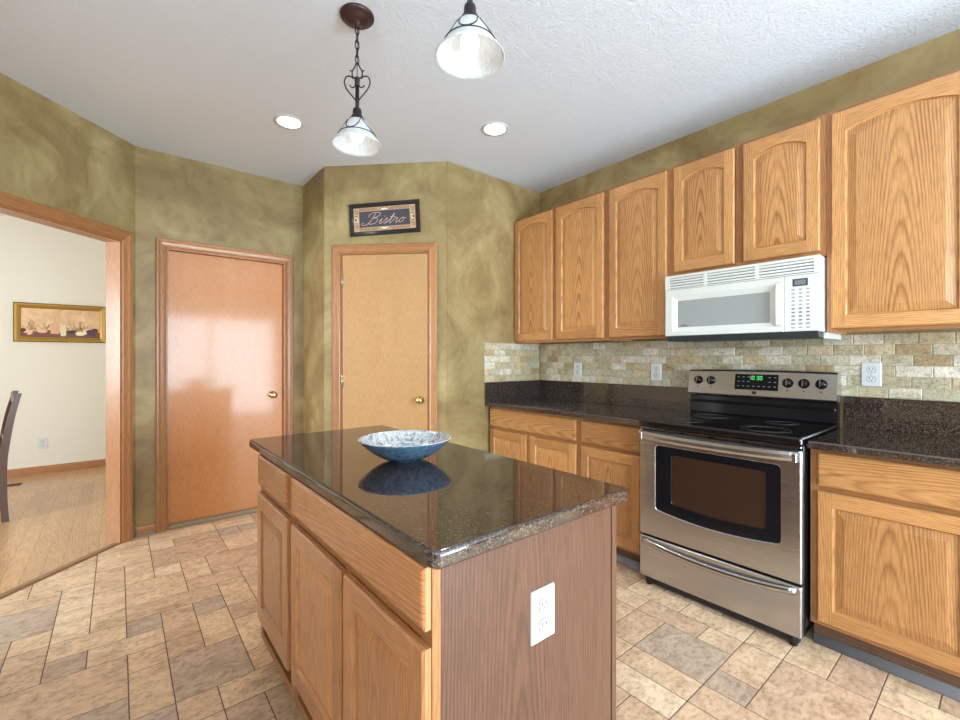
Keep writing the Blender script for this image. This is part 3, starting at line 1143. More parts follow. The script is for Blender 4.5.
# door skin: outer ring, front, window ring, recess
g.loft([rrect(YA, YB, zb, zt, .006, XD + .030), rrect(YA, YB, zb, zt, .006, XD + .006), rrect(YA + .005, YB - .005, zb + .005, zt - .005, .006, XD),
        rrect(wy0 - .004, wy1 + .004, wz0 - .004, wz1 + .004, .022, XD, sag=.022), rrect(wy0, wy1, wz0, wz1, .02, XD + .003, sag=.022), rrect(wy0, wy1, wz0, wz1, .02, XD + .010, sag=.022)], cap1=False)
od = part(g, 'oven_door', 'steel', t)
g = G()
g.loft([rrect(wy0, wy1, wz0, wz1, .02, XD + .009, sag=.022), rrect(wy0, wy1, wz0, wz1, .02, XD + .002, sag=.022), rrect(.724, 1.170, .484, .748, .012, XD + .002, sag=.012), rrect(.726, 1.168, .486, .746, .012, XD + .006, sag=.012)], cap1=False)
part(g, 'window_surround', 'black_gloss', od)
g = G()
g.loft([rrect(.726, 1.168, .486, .746, .012, XD + .0085, sag=.012), rrect(.726, 1.168, .486, .746, .012, XD + .006, sag=.012)])
part(g, 'oven_window', 'oven_glass', od)
# handle: broad bowed strip across the top of the door
def bowed(ya, yb, zf, depth, bow_x, x0, n=24, sec=None):
    loops = []
    for k in range(n + 1):
        s = k / n
        y = ya + (yb - ya) * s
        q = 1 - (2 * s - 1) ** 4
        z = zf(s)
        loops.append([(x0 - bow_x * q - a, y, z + b) for a, b in sec])
    return loops


g = G()
sec = [(-.010, .024), (.002, .024), (.006, .022), (.009, .008), (.010, -.006), (.006, -.018), (-.002, -.021), (-.010, -.018)]
g.loft(bowed(YA + .008, YB - .008, lambda s: .836 - .008 * (1 - (2 * s - 1) ** 2), 0, .018, XD - .011, sec=sec), smooth=False, grain='y')
g.box(XD - .026, XD - .0005, YA + .012, YA + .030, .812, .852, bev=.003)
g.box(XD - .026, XD - .0005, YB - .030, YB - .012, .812, .852, bev=.003)
part(g, 'door_handle', 'steel', od)
g = G()
for ys, ye in ((YA + .02, YA + .22), (YA + .25, YA + .36), (YA + .40, YA + .51), (YA + .54, YB - .02)):
    g.box(XD + .004, XD + .03, ys, ye, .8655, .8705)
part(g, 'vent_slot', 'black_matte', t)
g = G()
g.box(XD + .006, 2.301, YA + .002, YB - .002, .871, .880, bev=.002)
part(g, 'top_trim', 'steel_hi', t)
# drawer
g = G()
zt2, zb2 = .274, .050
g.loft([rrect(YA, YB, zb2, zt2, .006, XD + .030), rrect(YA, YB, zb2, zt2, .006, XD + .006), rrect(YA + .005, YB - .005, zb2 + .005, zt2 - .005, .006, XD)])
dw = part(g, 'storage_drawer', 'steel', t)
g = G()
sec = [(-.002, .016), (.006, .012), (.012, .002), (.012, -.008), (.006, -.016), (-.002, -.018)]
g.loft(bowed(YA + .020, YB - .020, lambda s: .254 - .026 * (1 - (2 * s - 1) ** 2), 0, .014, XD, sec=sec), smooth=True, grain='y')
part(g, 'drawer_handle', 'steel_hi', dw)
# cooktop
g = G()
slab_top(g, 2.262, 2.868, YA - .004, YB + .004, .8855, .918, .012, .010, '1001')
ck = part(g, 'cooktop', 'black_glass', t)
for cx, cy, r in ((2.42, 1.16, .085), (2.42, .775, .105), (2.72, 1.15, .10), (2.72, .79, .075)):
    g = G()
    for rr in (r, r - .022):
        g.lathe([(rr, .0), (rr, .0006), (rr - .004, .0006), (rr - .004, 0)], (cx, cy, .9182), n=48)
    part(g, 'burner', 'burner', ck)
# backguard
g = G()
prof = [(2.868, .918), (2.865, .925), (2.872, 1.026), (2.870, 1.032), (2.937, 1.032), (2.937, .886), (2.868, .886)]
g.loft([[(a, YA + .004, b) for a, b in prof], [(a, YB - .004, b) for a, b in prof]], grain='y')
g.box(2.856, 2.871, YA + .006, YB - .006, .985, 1.000, bev=.004)
bgd = part(g, 'back_riser', 'black_gloss', t)
g = G()
prof = [(2.846, 1.036), (2.842, 1.044), (2.864, 1.176), (2.874, 1.186), (2.934, 1.190), (2.937, 1.184), (2.937, 1.033), (2.852, 1.033)]
n = 20
loops = []
for k in range(n + 1):
    s = k / n
    y = YA + (YB - YA) * s
    dz = .006 * (1 - (2 * s - 1) ** 2)
    loops.append([(a, y, b + (dz if b > 1.1 else 0)) for a, b in prof])
g.loft(loops, grain='y')
cp = part(g, 'control_panel', 'steel', t)


def on_panel(y, z, out):
    """point on the sloping control panel face"""
    x = 2.842 + (z - 1.044) * (0.022 / .132)
    nx, nz = -.986, .164
    return (x + nx * out, y, z + nz * out)


g = G()
def panel_patch(g, y0, y1, z0, z1, o0, o1, **k):
    a = [on_panel(y0, z0, o0), on_panel(y1, z0, o0), on_panel(y1, z1, o0), on_panel(y0, z1, o0)]
    b = [on_panel(y0 + .001, z0 + .001, o1), on_panel(y1 - .001, z0 + .001, o1), on_panel(y1 - .001, z1 - .001, o1), on_panel(y0 + .001, z1 - .001, o1)]
    g.loft([a, b], **k)


panel_patch(g, .850, 1.076, 1.076, 1.168, -.004, .0025)
dp = part(g, 'display', 'black_gloss', t)
M['clock_green'] = plain('clock_digits', (0.05, 0.5, 0.12), 0.4, emit=(0.10, 0.75, 0.22), es=0.6)
g = G()
# clock digits 12:30 style seven segment bars as in the lit green readout
SEG = {'8': 'abcdefg', '0': 'abcdef', '1': 'bc', '2': 'abged', '3': 'abgcd', '9': 'abcdfg'}
for k, ch in enumerate('1030'):
    y = 1.000 - k * .017 - (.006 if k > 1 else 0)
    w, h, zc = .010, .020, 1.136
    sg = {'a': (0, h, w, 0), 'g': (0, h / 2, w, 0), 'd': (0, 0, w, 0), 'f': (0, h / 2, 0, h / 2), 'e': (0, 0, 0, h / 2), 'b': (w, h / 2, 0, h / 2), 'c': (w, 0, 0, h / 2)}
    for s in SEG[ch]:
        a, b, dw_, dh = sg[s]
        panel_patch(g, y - a - dw_ - .0012, y - a + .0012, zc + b - .0012, zc + b + dh + .0012, .0026, .0032)
part(g, 'clock_digits', 'clock_green', dp)
for r in range(3):
    for q in range(8):
        if r < 2 and 2 < q < 6:
            continue
        yy = 1.062 - q * .027
        zz = 1.152 - r * .026
        g = G()
        panel_patch(g, yy - .012, yy, zz - .004, zz, .0026, .0031)
        part(g, 'button', 'print_grey', dp)
g = G()
panel_patch(g, .958, .982, 1.052, 1.070, -.002, .001)
part(g, 'badge', 'black_matte', cp)
for yk, big in ((1.290, 0), (1.213, 0), (.806, 1), (.732, 1), (.656, 1)):
    g = G()
    zk = 1.124
    n = 28
    nx, nz = -.986, .164
    base = Vector(on_panel(yk, zk, 0))
    nv = Vector((nx, 0, nz))
    upv = Vector((-nz * -1 * -1, 0, -nx)).normalized()
    upv = nv.cross(Vector((0, 1, 0))).normalized()
    sv = Vector((0, 1, 0))
    loops = []
    for r, d in ((.026, -.002), (.026, .004), (.022, .006), (.020, .020), (.017, .024)):
        loops.append([tuple(base + nv * d + sv * (r * math.cos(2 * PI * j / n)) + upv * (r * math.sin(2 * PI * j / n))) for j in range(n)])
    g.loft(loops, smooth=True)
    kb = part(g, 'control_knob', 'black_gloss', t)
    g = G()
    a = [base + nv * .021 + sv * s_ * .0035 + upv * q for s_, q in ((-1, -.019), (1, -.019), (1, .019), (-1, .019))]
    b = [base + nv * .032 + sv * s_ * .0025 + upv * q for s_, q in ((-1, -.017), (1, -.017), (1, .017), (-1, .017))]
    g.loft([[tuple(p_) for p_ in a], [tuple(p_) for p_ in b]])
    part(g, 'grip', 'steel_hi', kb)
    g = G()
    panel_patch(g, yk - .006, yk + .006, zk - .044, zk - .038, -.0005, .0004)
    part(g, 'printed_mark', 'dark_plastic', cp)

# ------------------------------------------------------------------ microwave
t = thing('microwave', 'white over-the-range microwave below the short cabinet', 'microwave', (2.75, .971, 1.37))
XM = 2.556
MA, MB_ = .5925, 1.3535
g = G()
g.box(2.575, 2.938, MA, MB_, 1.390, 1.752, bev=.004)
part(g, 'body', 'micro_white', t)
g = G()
pr = [(2.562, 1.392), (2.600, 1.389), (2.936, 1.389), (2.936, 1.366), (2.600, 1.362), (2.585, 1.366)]
g.loft([[(a, MA + .012, b) for a, b in pr], [(a, MB_ - .004, b) for a, b in pr]], grain='y')
part(g, 'underside', 'dark_plastic', t)
g = G()
g.box(2.66, 2.936, MA - .003, MA + .0115, 1.358, 1.3895, bev=.002)
part(g, 'side_bracket', 'micro_white', t)
# vent grille
g = G()
g.box(XM, 2.5745, MA, MB_, 1.737, 1.752, bev=.003)
g.box(XM + .002, 2.5745, MA, MB_, 1.668, 1.674)
for k in range(4):
    z = 1.6775 + k * .0152
    g.box(XM + .001, 2.5735, MA, MB_, z, z + .0108, bev=.002)
for yy, w in ((MA + .012, .024), (MB_ - .012, .024), (1.12, .016), (.86, .016)):
    g.box(XM + .0005, 2.5738, yy - w / 2, yy + w / 2, 1.674, 1.738)
vg = part(g, 'vent_grille', 'micro_white', t)
g = G()
g.box(2.5735, 2.5748, MA + .003, MB_ - .003, 1.672, 1.738)
part(g, 'vent_shadow_gap', 'micro_vent', vg)
# door
DY0, DY1, DZ0, DZ1 = .739, MB_, 1.393, 1.666
g = G()
W0, W1, Z0_, Z1_ = .803, 1.282, 1.443, 1.599


def rect(y0, y1, z0, z1, x):
    return [(x, y0, z0), (x, y1, z0), (x, y1, z1), (x, y0, z1)]


g.loft([rect(DY0, DY1, DZ0, DZ1, 2.5745), rect(DY0, DY1, DZ0, DZ1, XM + .004), rect(DY0 + .003, DY1 - .003, DZ0 + .003, DZ1 - .003, XM), rect(W0 - .028, W1 + .028, Z0_ - .026, Z1_ + .030, XM - .001),
        rect(W0, W1, Z0_, Z1_, XM + .011), rect(W0, W1, Z0_, Z1_, XM + .016)], cap1=False)
md = part(g, 'door', 'micro_white', t)
g = G()
g.box(XM + .0115, XM + .0165, W0 + .0003, W1 - .0003, Z0_ + .0003, Z1_ - .0003)
win = part(g, 'window', 'micro_grey', md)
g = G()
pts = [(XM + .0112, 1.243 + .023 * math.cos(a), 1.452 + .0055 * math.sin(a)) for a in [2 * PI * k / 24 for k in range(24)]]
g.tube(pts, .0009, 6, closed=True)
g.box(XM + .0108, XM + .0114, 1.230, 1.256, 1.4506, 1.4534)
part(g, 'badge', 'dark_plastic', md)
g = G()
hp = [(XM - .001, .756, 1.640), (XM - .016, .756, 1.628), (XM - .022, .756, 1.58), (XM - .024, .756, 1.53), (XM - .022, .756, 1.48), (XM - .016, .756, 1.432), (XM - .001, .756, 1.420)]
loops = []
for p_ in smooth_path(hp, 4):
    loops.append([(p_.x + a, p_.y + b, p_.z) for a, b in ((-.004, -.011), (-.004, .010), (.004, .010), (.004, -.011))])
g.loft(loops, smooth=False)
part(g, 'door_handle', 'micro_white', md)
# control panel
g = G()
g.box(XM + .002, 2.5745, MA, .7375, 1.393, 1.666, bev=.003)
cpm = part(g, 'control_panel', 'micro_white', t)
g = G()
g.box(XM + .0008, XM + .0024, .640, .702, 1.612, 1.648)
part(g, 'display', 'dark_plastic', cpm)
g = G()
g.box(XM + .0002, XM + .0012, .648, .694, 1.618, 1.642)
part(g, 'readout', 'print_grey', cpm)
g = G()
n = 10
for r in range(11):
    for q in range(3):
        yy = .700 - q * .030
        zz = 1.596 - r * .0185
        dark = r in (5, 6, 7, 8)
        w_, h_ = (.0085, .0042) if r not in (9,) else (.0105, .0062)
        loop0 = [(XM + .0024, yy + w_ * math.cos(2 * PI * j / n), zz + h_ * math.sin(2 * PI * j / n)) for j in range(n)]
        loop1 = [(XM + .0012, p_[1], p_[2]) for p_ in loop0]
        g.loft([loop0, loop1], mat=0 if dark else 1)
part(g, 'keypad', ['print_grey', 'print_light'], cpm)


# ------------------------------------------------------------------ electrical outlets
def outlet(label, loc, deg, group='white wall outlets', w=.078, h=.120):
    t = thing('electrical_outlet', label, 'outlet', loc, (0, 0, math.radians(deg)), group, local=True)
    g = G()
    a = [(-w / 2, 0, -h / 2), (w / 2, 0, -h / 2), (w / 2, 0, h / 2), (-w / 2, 0, h / 2)]
    b = [(x_ * .99, -.003, z_ * .993) for x_, _, z_ in a]
    c_ = [(x_ * .93, -.0055, z_ * .955) for x_, _, z_ in a]
    g.loft([a, b, c_])
    part(g, 'cover_plate', 'white', t)
    for zc in (.0235, -.0235):
        g = G()
        prof = []
        for k in range(28):
            an = 2 * PI * k / 28
            x_ = .0165 * math.cos(an)
            z_ = max(-.0135, min(.0135, .0175 * math.sin(an)))
            prof.append((x_, z_))
        g.prism([(x_, z_ + zc) for x_, z_ in prof], -.0075, -.0052)
        g.prism([(x_ * 1.09, z_ * 1.10 + zc) for x_, z_ in prof], -.0060, -.0050, mat=1)
        rc = part(g, 'receptacle', ['white', 'gap'], t)
        g = G()
        g.box(-.0080, -.0054, -.0079, -.0074, zc - .002, zc + .0085)
        g.box(.0054, .0080, -.0079, -.0074, zc - .001, zc + .0080)
        g.cyl((0, -.0074, zc - .0075), (0, -.0079, zc - .0078), .0034, n=12)
        part(g, 'slot', 'slot', rc)
    g = G()
    g.cyl((0, -.0054, 0), (0, -.0066, 0), .0033, n=12)
    part(g, 'screw', 'print_light', t)
    return t


outlet('white outlet on the tile backsplash near the corner, left of two there', (2.9395, 2.310, 1.164), -90)
outlet('white outlet on the tile just left of the steel range', (2.9395, 1.622, 1.162), -90)
outlet('white outlet on the tile right of the range, above the shorter counter', (2.9395, .470, 1.180), -90)
outlet('white outlet on the wooden end panel of the island', (.762, .7015, .671), 0)
outlet('white outlet low on the beige dining room wall', (-.632, 6.7395, .330), 0)

# ------------------------------------------------------------------ bowl on the island
t = thing('bowl', 'wide slate blue bowl with a white patterned inside, on the island', 'bowl', (.777, 1.360, .9083))
cx, cy, cz = .777, 1.360, .9083
g = G()
out = [(.050, .0), (.054, .002), (.058, .006), (.074, .010), (.096, .020), (.116, .033), (.134, .048), (.149, .063), (.158, .072), (.1605, .0755)]
g.lathe(out, (cx, cy, cz), n=64, cap0=True)
part(g, 'body', 'bowl_out', t)
g = G()
inn = [(.1605, .0755), (.158, .0775), (.153, .0765), (.140, .062), (.124, .047), (.104, .034), (.078, .022), (.045, .014), (.0005, .012)]
g.lathe(inn, (cx, cy, cz), n=64)
part(g, 'patterned_inside', 'bowl_in', t)

# ------------------------------------------------------------------ pendants and recessed lights
PX, PY = .806, 1.827


def pendant(label, x, y, group):
    t = thing('pendant_light', label, 'pendant lamp', (x, y, CEIL), group=group)
    g = G()
    g.lathe([(.072, 0), (.072, -.008), (.066, -.014), (.050, -.018), (.046, -.026), (.026, -.032), (.012, -.040), (.010, -.050), (.0005, -.051)], (x, y, CEIL - .0005), n=40, cap0=True)
    part(g, 'canopy', 'bronze', t)
    z = CEIL - .045
    for k in range(5):
        g = G()
        pts = []
        for j in range(20):
            a = 2 * PI * j / 20
            u, w = .0085 * math.cos(a), .020 * math.sin(a)
            w = max(-.019, min(.019, w * 1.15))
            pts.append((x + (u if k % 2 == 0 else u * .1), y + (u * .1 if k % 2 == 0 else u), z - .019 + w))
        g.tube(pts, .0024, 8, closed=True)
        part(g, 'chain_link', 'iron', t)
        z -= .0325
    ztop = z + .001   # about 2.55
    g = G()
    g.tube([(x + .003, y + .003, CEIL - .05), (x + .002, y - .002, CEIL - .12), (x, y, ztop - .02), (x, y, 2.46)], .0017, 6)
    part(g, 'cord', 'iron', t)
    # teardrop loop
    dx, dy = .773, -.634      # loop stands across the view
    g = G()
    P_ = lambda u, zz: (x + dx * u, y + dy * u, zz)
    loop = [P_(0, ztop), P_(-.011, ztop - .018), P_(-.022, ztop - .040), P_(-.018, ztop - .062), P_(0, ztop - .068), P_(.018, ztop - .062), P_(.022, ztop - .040), P_(.011, ztop - .018)]
    g.tube(smooth_path(loop, 4, True), .003, 8, closed=True)
    g.tube([P_(-.021, ztop - .036), P_(-.032, ztop - .033)], .0026, 8)
    g.tube([P_(.021, ztop - .036), P_(.032, ztop - .033)], .0026, 8)
    part(g, 'loop', 'iron', t)
    zs = ztop - .065
    g = G()
    g.lathe([(.011, 0), (.012, -.004), (.010, -.008), (.012, -.013), (.010, -.018), (.011, -.034), (.008, -.038)], (x, y, zs), n=20, cap0=True, cap1=True)
    part(g, 'collar', 'iron', t)
    g = G()
    for s in (-1, 1):
        g.tube([P_(s * .005, zs - .030), P_(s * .006, zs - .10), P_(s * .005, 2.345)], .0032, 8)
    g.tube([(x, y, zs - .03), (x, y, 2.345)], .0035, 8)
    part(g, 'stem', 'iron', t)
    for s in (-1, 1):
        g = G()
        sc = [P_(s * .006, 2.385), P_(s * .022, 2.405), P_(s * .044, 2.432), P_(s * .056, 2.462), P_(s * .048, 2.487), P_(s * .030, 2.490), P_(s * .016, 2.480)]
        sc2 = [P_(s * .008, zs - .034), P_(s * .016, zs - .042), P_(s * .026, zs - .040), P_(s * .032, zs - .032)]
        g.tube(smooth_path(sc, 6), .0030, 8)
        g.tube(smooth_path(sc2, 5), .0026, 8)
        part(g, 'scroll', 'iron', t)
    g = G()
    g.lathe([(.004, 2.350), (.017, 2.347), (.019, 2.335), (.019, 2.320), (.024, 2.316), (.026, 2.309), (.034, 2.300), (.040, 2.286), (.036, 2.286)], (x, y, 0), n=32, cap0=True)
    part(g, 'fitter_cap', 'iron', t)
    g = G()
    o_ = [(.031, 2.300), (.040, 2.290), (.058, 2.262), (.075, 2.234), (.086, 2.214), (.100, 2.198), (.107, 2.188)]
    i_ = [(.105, 2.1865), (.098, 2.195), (.084, 2.2105), (.073, 2.231), (.056, 2.259), (.038, 2.287), (.029, 2.298)]
    g.lathe(o_ + i_, (x, y, 0), n=56)
    sh = part(g, 'lamp_shade', 'shade', t)
    g = G()
    N = 48
    for a0 in range(4):
        pts = []
        for k in range(17):
            q = k / 16
            rr, zz = .042 + .0375 * math.sin(PI * q), 2.288 - .058 * math.sin(PI * q)
            an = PI / 4 + a0 * PI / 2 + (q - .5) * 1.35
            pts.append((x + rr * math.cos(an), y + rr * math.sin(an), zz))
        g.tube(pts, .0019, 6)
    g.tube([(x + .0800 * math.cos(2 * PI * k / N), y + .0800 * math.sin(2 * PI * k / N), 2.228) for k in range(N)], .0018, 6, closed=True)
    part(g, 'shade_wire', 'iron', sh)
    g = G()
    g.lathe([(.012, 2.292), (.013, 2.275), (.022, 2.258), (.029, 2.238), (.029, 2.226), (.022, 2.210), (.010, 2.203), (.0005, 2.202)], (x, y, 0), n=28, cap0=True)
    part(g, 'bulb', 'bulb', t)
    d = bpy.data.lights.new('pendant_glow', 'POINT')
    d.energy = 0.07
    d.color = (1, .97, .93)
    d.shadow_soft_size = .03
    lo = bpy.data.objects.new('glow', d)
    lo.location = (0, 0, 2.172 - CEIL)
    COL.objects.link(lo)
    lo.parent = t
    return t


GP = 'pendant lamps over the island'
p1 = pendant('scrolled iron pendant lamp with its chain and round canopy in full view', PX, PY, GP)
p2 = copy_tree(p1)
p2.location = (.838, 1.071, CEIL)
p2['label'] = 'nearer glass pendant lamp whose top is cut off by the picture edge'

GC = 'recessed ceiling lights'
for (x, y, lab) in ((.837, 2.926, 'recessed ceiling light to the left, in front of the amber door'), (1.901, 2.164, 'recessed ceiling light to the right, nearer the wall cabinets'), (1.05, -1.75, 'added recessed ceiling light, unseen behind the camera, near the sliding glass door')):  # the last one is unseen, added for its glare on the amber door
    t = thing('recessed_light', lab, 'ceiling light', (x, y, CEIL), group=GC)
    g = G()
    g.lathe([(.070, -.001), (.090, -.001), (.090, -.004), (.074, -.007), (.068, -.003)], (x, y, CEIL), n=40)
    part(g, 'trim_ring', 'white', t)
    g = G()
    g.lathe([(.0005, -.0035), (.069, -.0030), (.069, -.0008)], (x, y, CEIL), n=40)
    part(g, 'lens', 'can_lens', t)
    d = bpy.data.lights.new('downlight', 'SPOT')
    d.energy = 20
    d.spot_size = math.radians(100)
    d.spot_blend = .8
    d.color = (1, .95, .87)
    d.shadow_soft_size = .06
    lo = bpy.data.objects.new('downlight', d)
    lo.location = (0, 0, -.012)
    COL.objects.link(lo)
    lo.parent = t

# ------------------------------------------------------------------ sign above the pantry door
ctr = F_DIAG @ Vector((.486, -.001, 2.334))
t = thing('sign', 'black framed Bistro sign hanging above the pantry door', 'sign', ctr, (0, math.radians(-2.6), math.radians(-45)), local=True)
W, H = .553, .248
g = G()


def ringpts(w, h, y):
    return [(-w / 2, y, -h / 2), (w / 2, y, -h / 2), (w / 2, y, h / 2), (-w / 2, y, h / 2)]


g.loft([ringpts(W, H, 0), ringpts(W, H, -.018), ringpts(W - .008, H - .008, -.024), ringpts(W - .050, H - .050, -.020), ringpts(W - .066, H - .066, -.012), ringpts(W - .066, H - .066, -.004)], cap1=False)
part(g, 'frame', 'sign_black', t)
g = G()
iw, ih = W - .066, H - .066
g.box(-iw / 2, iw / 2, -.009, -.004, -ih / 2, ih / 2)
fd = part(g, 'border_panel', 'sign_tan', t)
g = G()
g.box(-iw / 2 + .045, iw / 2 - .045, -.0115, -.0088, -ih / 2 + .030, ih / 2 - .030)
part(g, 'lettering_field', 'sign_field', t)
g = G()
# ribbed strips along top and bottom, scrolls at the corners and mid-sides
for s in (-1, 1):
    zc = s * (ih / 2 - .015)
    k = 0
    xx = -iw / 2 + .045
    while xx < iw / 2 - .050:
        if abs(xx + .003) > .055:
            g.box(xx, xx + .0045, -.0105, -.0088, zc - .010, zc + .010, mat=0)
        xx += .0105
    arc = [(-.05 + .1 * q / 12, -.0105, zc - s * .008 + s * .017 * math.sin(PI * q / 12)) for q in range(13)]
    g.tube(arc, .0022, 6, mat=0)
    pts = [(.028 * math.cos(PI * q / 16), zc - s * .008 + s * .013 * math.sin(PI * q / 16)) for q in range(17)]
    g.prism(pts, -.0108, -.0088, mat=1)
for sx in (-1, 1):
    xc = sx * (iw / 2 - .0225)
    for sz in (-1, 1):
        zc = sz * .058
        sp = [(xc + (.004 + .0012 * q) * math.cos(q * .75), -.0105, zc + (.004 + .0014 * q) * math.sin(q * .75)) for q in range(13)]
        g.tube(sp, .0018, 6, mat=0)
        g.box(xc - .012, xc + .012, -.0100, -.0088, zc - sz * .030 - .002, zc - sz * .030 + .002, mat=0)
    pts = [(xc + .011 * math.cos(q * PI / 8), .018 * math.sin(q * PI / 8)) for q in range(16)]
    g.prism(pts, -.0108, -.0088, mat=1)
    pts = [(xc + sx * .004 + .008 * math.cos(q * PI / 8), .012 * math.sin(q * PI / 8)) for q in range(16)]
    g.prism(pts, -.0114, -.0088, mat=0)
part(g, 'ornament', ['sign_brown', 'sign_cream'], t)
strokes = [
    [(.02, .62), (-.02, .80), (.12, .97), (.36, 1.0), (.56, .90), (.55, .70), (.40, .56), (.28, .53), (.50, .48), (.60, .28), (.50, .07), (.30, 0), (.18, .06)],
    [(.30, .93), (.27, .60), (.22, .25), (.10, .0), (-.08, -.06), (-.20, .04), (-.12, .16)],
    [(.72, .20), (.82, .42), (.79, .12), (.84, .0), (.95, .14)],
    [(.95, .14), (1.08, .47), (1.13, .20), (1.09, .02), (.99, .03)], [(1.10, .01), (1.17, .05), (1.24, .18)],
    [(1.24, .18), (1.38, .82), (1.33, .15), (1.38, .0), (1.48, .14)], [(1.22, .52), (1.34, .54), (1.50, .53)],
    [(1.48, .14), (1.57, .45), (1.61, .37), (1.70, .40), (1.67, .12), (1.72, .0), (1.84, .16)],
    [(1.98, .42), (1.87, .30), (1.86, .08), (1.95, .0), (2.06, .14), (2.04, .34), (1.97, .42), (2.02, .32), (2.16, .36)],
]
g = G()
sc = .088
for st in strokes:
    pts = [Vector(((x_ + .36 * z_ - 1.09) * .142, -.0125, (z_ - .45) * sc)) for x_, z_ in st]
    g.tube(smooth_path(pts, 5), .0017, 6)
dot = ((.88 + .36 * .62 - 1.09) * .142, -.0125, (.62 - .45) * sc)
g.lathe([(.0005, -.003), (.003, 0), (.0005, .003)], dot, n=8)
part(g, 'script_lettering', 'sign_pink', t)

# ------------------------------------------------------------------ painting in the dining room
PXc, PZc, PW, PH = -.482, 1.643, .746, .418
t = thing('painting', 'gilt framed still life painting on the beige dining wall', 'painting', (PXc, 6.739, PZc), local=True)
g = G()
g.loft([ringpts(PW, PH, 0), ringpts(PW, PH, -.022), ringpts(PW - .016, PH - .016, -.028)], cap0=True, cap1=False, mat=1)
g.loft([ringpts(PW - .016, PH - .016, -.028), ringpts(PW - .05, PH - .05, -.024), ringpts(PW - .06, PH - .06, -.028), ringpts(PW - .10, PH - .10, -.016), ringpts(PW - .112, PH - .112, -.008)], cap0=False, cap1=False)
part(g, 'frame', ['gold', 'gold_dark'], t)


def canvas_mat():
    m = NT('still_life_ground')
    pos = m.n('ShaderNodeTexCoord').outputs['Object']
    n1 = m.noise(pos, 9, 4, .6, 1)
    rp = m.ramp(n1.outputs[0], [(.35, s2l(206, 164, 122)), (.65, s2l(230, 194, 152))])
    m.t.links.new(rp.outputs[0], m.p.inputs['Base Color'])
    m.p.inputs['Roughness'].default_value = .6
    return m.m


M['canvas'] = canvas_mat()
for nm, c in dict(pt_table=(112, 78, 70), pt_dark=(72, 52, 44), pt_bottle=(214, 164, 128), pt_jug=(216, 206, 170), pt_pink=(226, 178, 150), pt_red=(140, 62, 46), pt_cream=(236, 222, 190), pt_purple=(86, 62, 74), pt_green=(120, 104, 66)).items():
    M[nm] = plain(nm, s2l(*c), .6)
g = G()
cw, chh = PW - .112, PH - .112
g.box(-cw / 2, cw / 2, -.008, -.004, -chh / 2, chh / 2)
cv = part(g, 'canvas', 'canvas', t)
PM = ['pt_table', 'pt_dark', 'pt_bottle', 'pt_jug', 'pt_pink', 'pt_red', 'pt_cream', 'pt_purple', 'pt_green']
g = G()
zb_ = -chh / 2
g.box(-cw / 2, cw / 2, -.0086, -.0082, zb_, zb_ + .058, mat=0)


def ell(x_, z_, a, b, m_, d=0.0):
    g.prism([(x_ + a * math.cos(2 * PI * k / 20), z_ + b * math.sin(2 * PI * k / 20)) for k in range(20)], -.0092 - d, -.0084 - d, mat=m_)


def sil(x_, z_, prof, m_, d=0.0):
    pts = [(x_ + r, z_ + h) for r, h in prof] + [(x_ - r, z_ + h) for r, h in reversed(prof)]
    g.prism(pts, -.0094 - d, -.0084 - d, mat=m_)


random.seed(11)
for k in range(46):       # twigs and stems
    xb = random.choice((-.27, -.22, -.13, .11, .16, .20)) + random.uniform(-.03, .03)
    g.tube([(xb, -.0088, zb_ + .07), (xb + random.uniform(-.05, .05), -.0088, zb_ + .07 + random.uniform(.03, .12))], .0011, 4, mat=random.choice((1, 8, 5)))
sil(-.055, zb_ + .035, [(.034, 0), (.037, .05), (.034, .09), (.022, .112), (.010, .128), (.009, .205), (.011, .21)], 2)
sil(.012, zb_ + .012, [(.020, 0), (.024, .03), (.026, .055), (.018, .095), (.020, .118)], 3, .0006)
g.tube([(.034, -.0094, zb_ + .11), (.055, -.0094, zb_ + .10), (.036, -.0094, zb_ + .06)], .003, 6, mat=1)
for x_, z_, a, b, m_ in ((-.262, .045, .034, .026, 4), (-.255, .040, .020, .012, 6), (-.285, .030, .018, .012, 5), (-.155, .062, .040, .020, 4), (-.12, .038, .026, .014, 5), (-.10, .06, .016, .016, 5), (-.175, .034, .016, .010, 5),
                         (.085, .060, .046, .020, 1), (.16, .048, .050, .020, 6), (.15, .030, .034, .010, 6), (.21, .075, .036, .022, 6), (.24, .062, .040, .030, 7), (.275, .085, .030, .020, 1), (.25, .035, .05, .016, 7), (-.30, .07, .02, .02, 1), (.295, .05, .016, .02, 5)):
    ell(x_, zb_ + z_, a, b, m_, random.uniform(0, .0006))
part(g, 'painted_still_life', PM, cv)
random.seed(21)

# ------------------------------------------------------------------ dining chair and floor register
cx0, cyA, cyB = -.685, 4.915, 5.315
t = thing('dining_chair', 'dark wood dining chair at the left picture edge, in the dining room', 'chair', (-.88, (cyA + cyB) / 2, 0), (0, 0, math.radians(9.5)))
CHAIR = t


def stile(y):
    g = G()
    path = [(-.690, .0, .042), (-.700, .20, .042), (-.702, .44, .046), (-.685, .62, .044), (-.655, .82, .040), (-.618, .985, .034)]
    loops = []
    for p_ in smooth_path([(a, b, c_) for a, b, c_ in path], 5):
        a, z, w = p_
        loops.append([(a - w / 2, y - .019, z), (a + w / 2, y - .019, z), (a + w / 2, y + .019, z), (a - w / 2, y + .019, z)])
    g.loft(loops, grain='z')
    return g


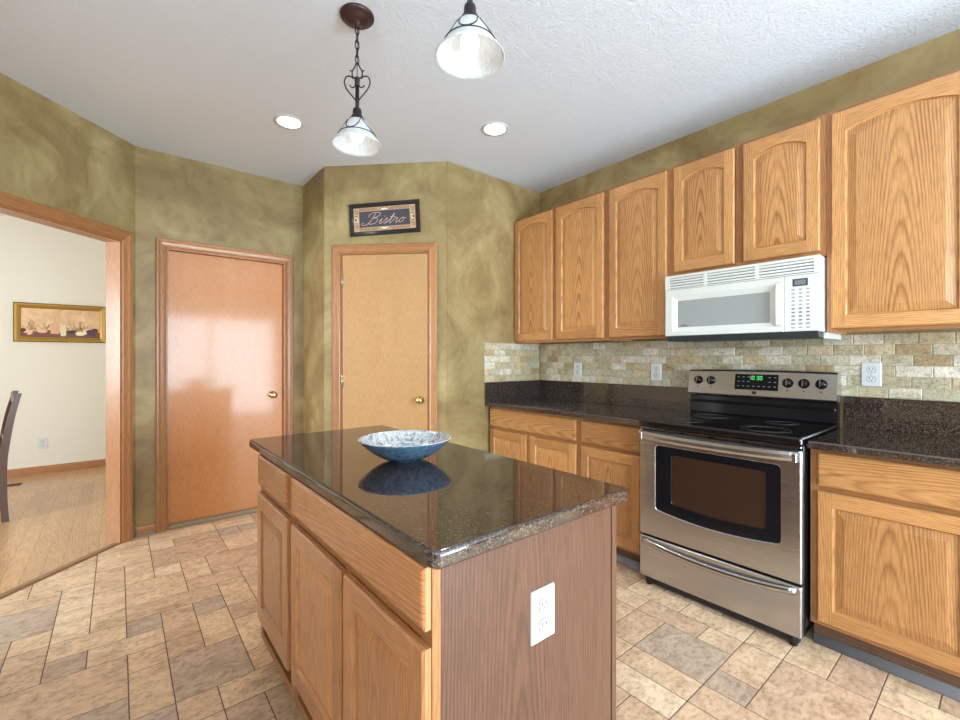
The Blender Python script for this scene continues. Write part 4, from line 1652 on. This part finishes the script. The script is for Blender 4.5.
part(stile(cyA), 'leg', 'dark_wood', t)
part(stile(cyB), 'leg', 'dark_wood', t)
for y in (cyA + .005, cyB - .005):
    g = G()
    loops = [[(-1.085 + a, y + b, z) for a, b in ((-w, -w), (w, -w), (w, w), (-w, w))] for z, w in ((0, .014), (.43, .021))]
    g.loft(loops, grain='z')
    part(g, 'leg', 'dark_wood', t)
g = G()
g.box(-1.12, -.725, cyA - .02, cyB + .02, .4305, .466, bev=.010, seg=2, grain='x')
part(g, 'seat', 'dark_wood', t)
g = G()
for z0, z1, xa, xb in ((.90, .975, -.648, -.622), (.60, .64, -.700, -.678)):
    g.box(xa, xb, cyA + .0195, cyB - .0195, z0, z1, bev=.004, grain='y')
for k in range(4):
    yy = cyA + .08 + k * .08
    g.loft([[(-.690, yy - .012, .64), (-.690, yy + .012, .64), (-.680, yy + .012, .64), (-.680, yy - .012, .64)],
            [(-.640, yy - .012, .90), (-.640, yy + .012, .90), (-.630, yy + .012, .90), (-.630, yy - .012, .90)]])
part(g, 'backrest', 'dark_wood', t)
g = G()
g.box(-1.068, -.724, cyA - .005, cyA + .012, .36, .430, grain='x')
part(g, 'apron', 'dark_wood', t)
g = G()
g.box(-1.068, -.724, cyB - .012, cyB + .005, .36, .430, grain='x')
part(g, 'apron', 'dark_wood', t)

CHAIR.location.x -= .012

t = thing('floor_register', 'small brown floor register by the beige dining wall', 'floor vent', (-.9, 6.32, 0.0), local=True)
g = G()
fw, fh = .155, .055
g.loft([[(-fw, -fh, .0005), (fw, -fh, .0005), (fw, fh, .0005), (-fw, fh, .0005)], [(-fw + .004, -fh + .004, .005), (fw - .004, -fh + .004, .005), (fw - .004, fh - .004, .005), (-fw + .004, fh - .004, .005)]])
vf = part(g, 'frame', 'vent', t)
g = G()
for k in range(16):
    x_ = -fw + .02 + k * .0175
    g.box(x_, x_ + .009, -fh + .014, fh - .014, .005, .0058)
part(g, 'louver_slots', 'black_matte', t)

for o in list(bpy.data.objects):
    if o.type == 'MESH' and o.data.shape_keys is None:
        o.data.validate()
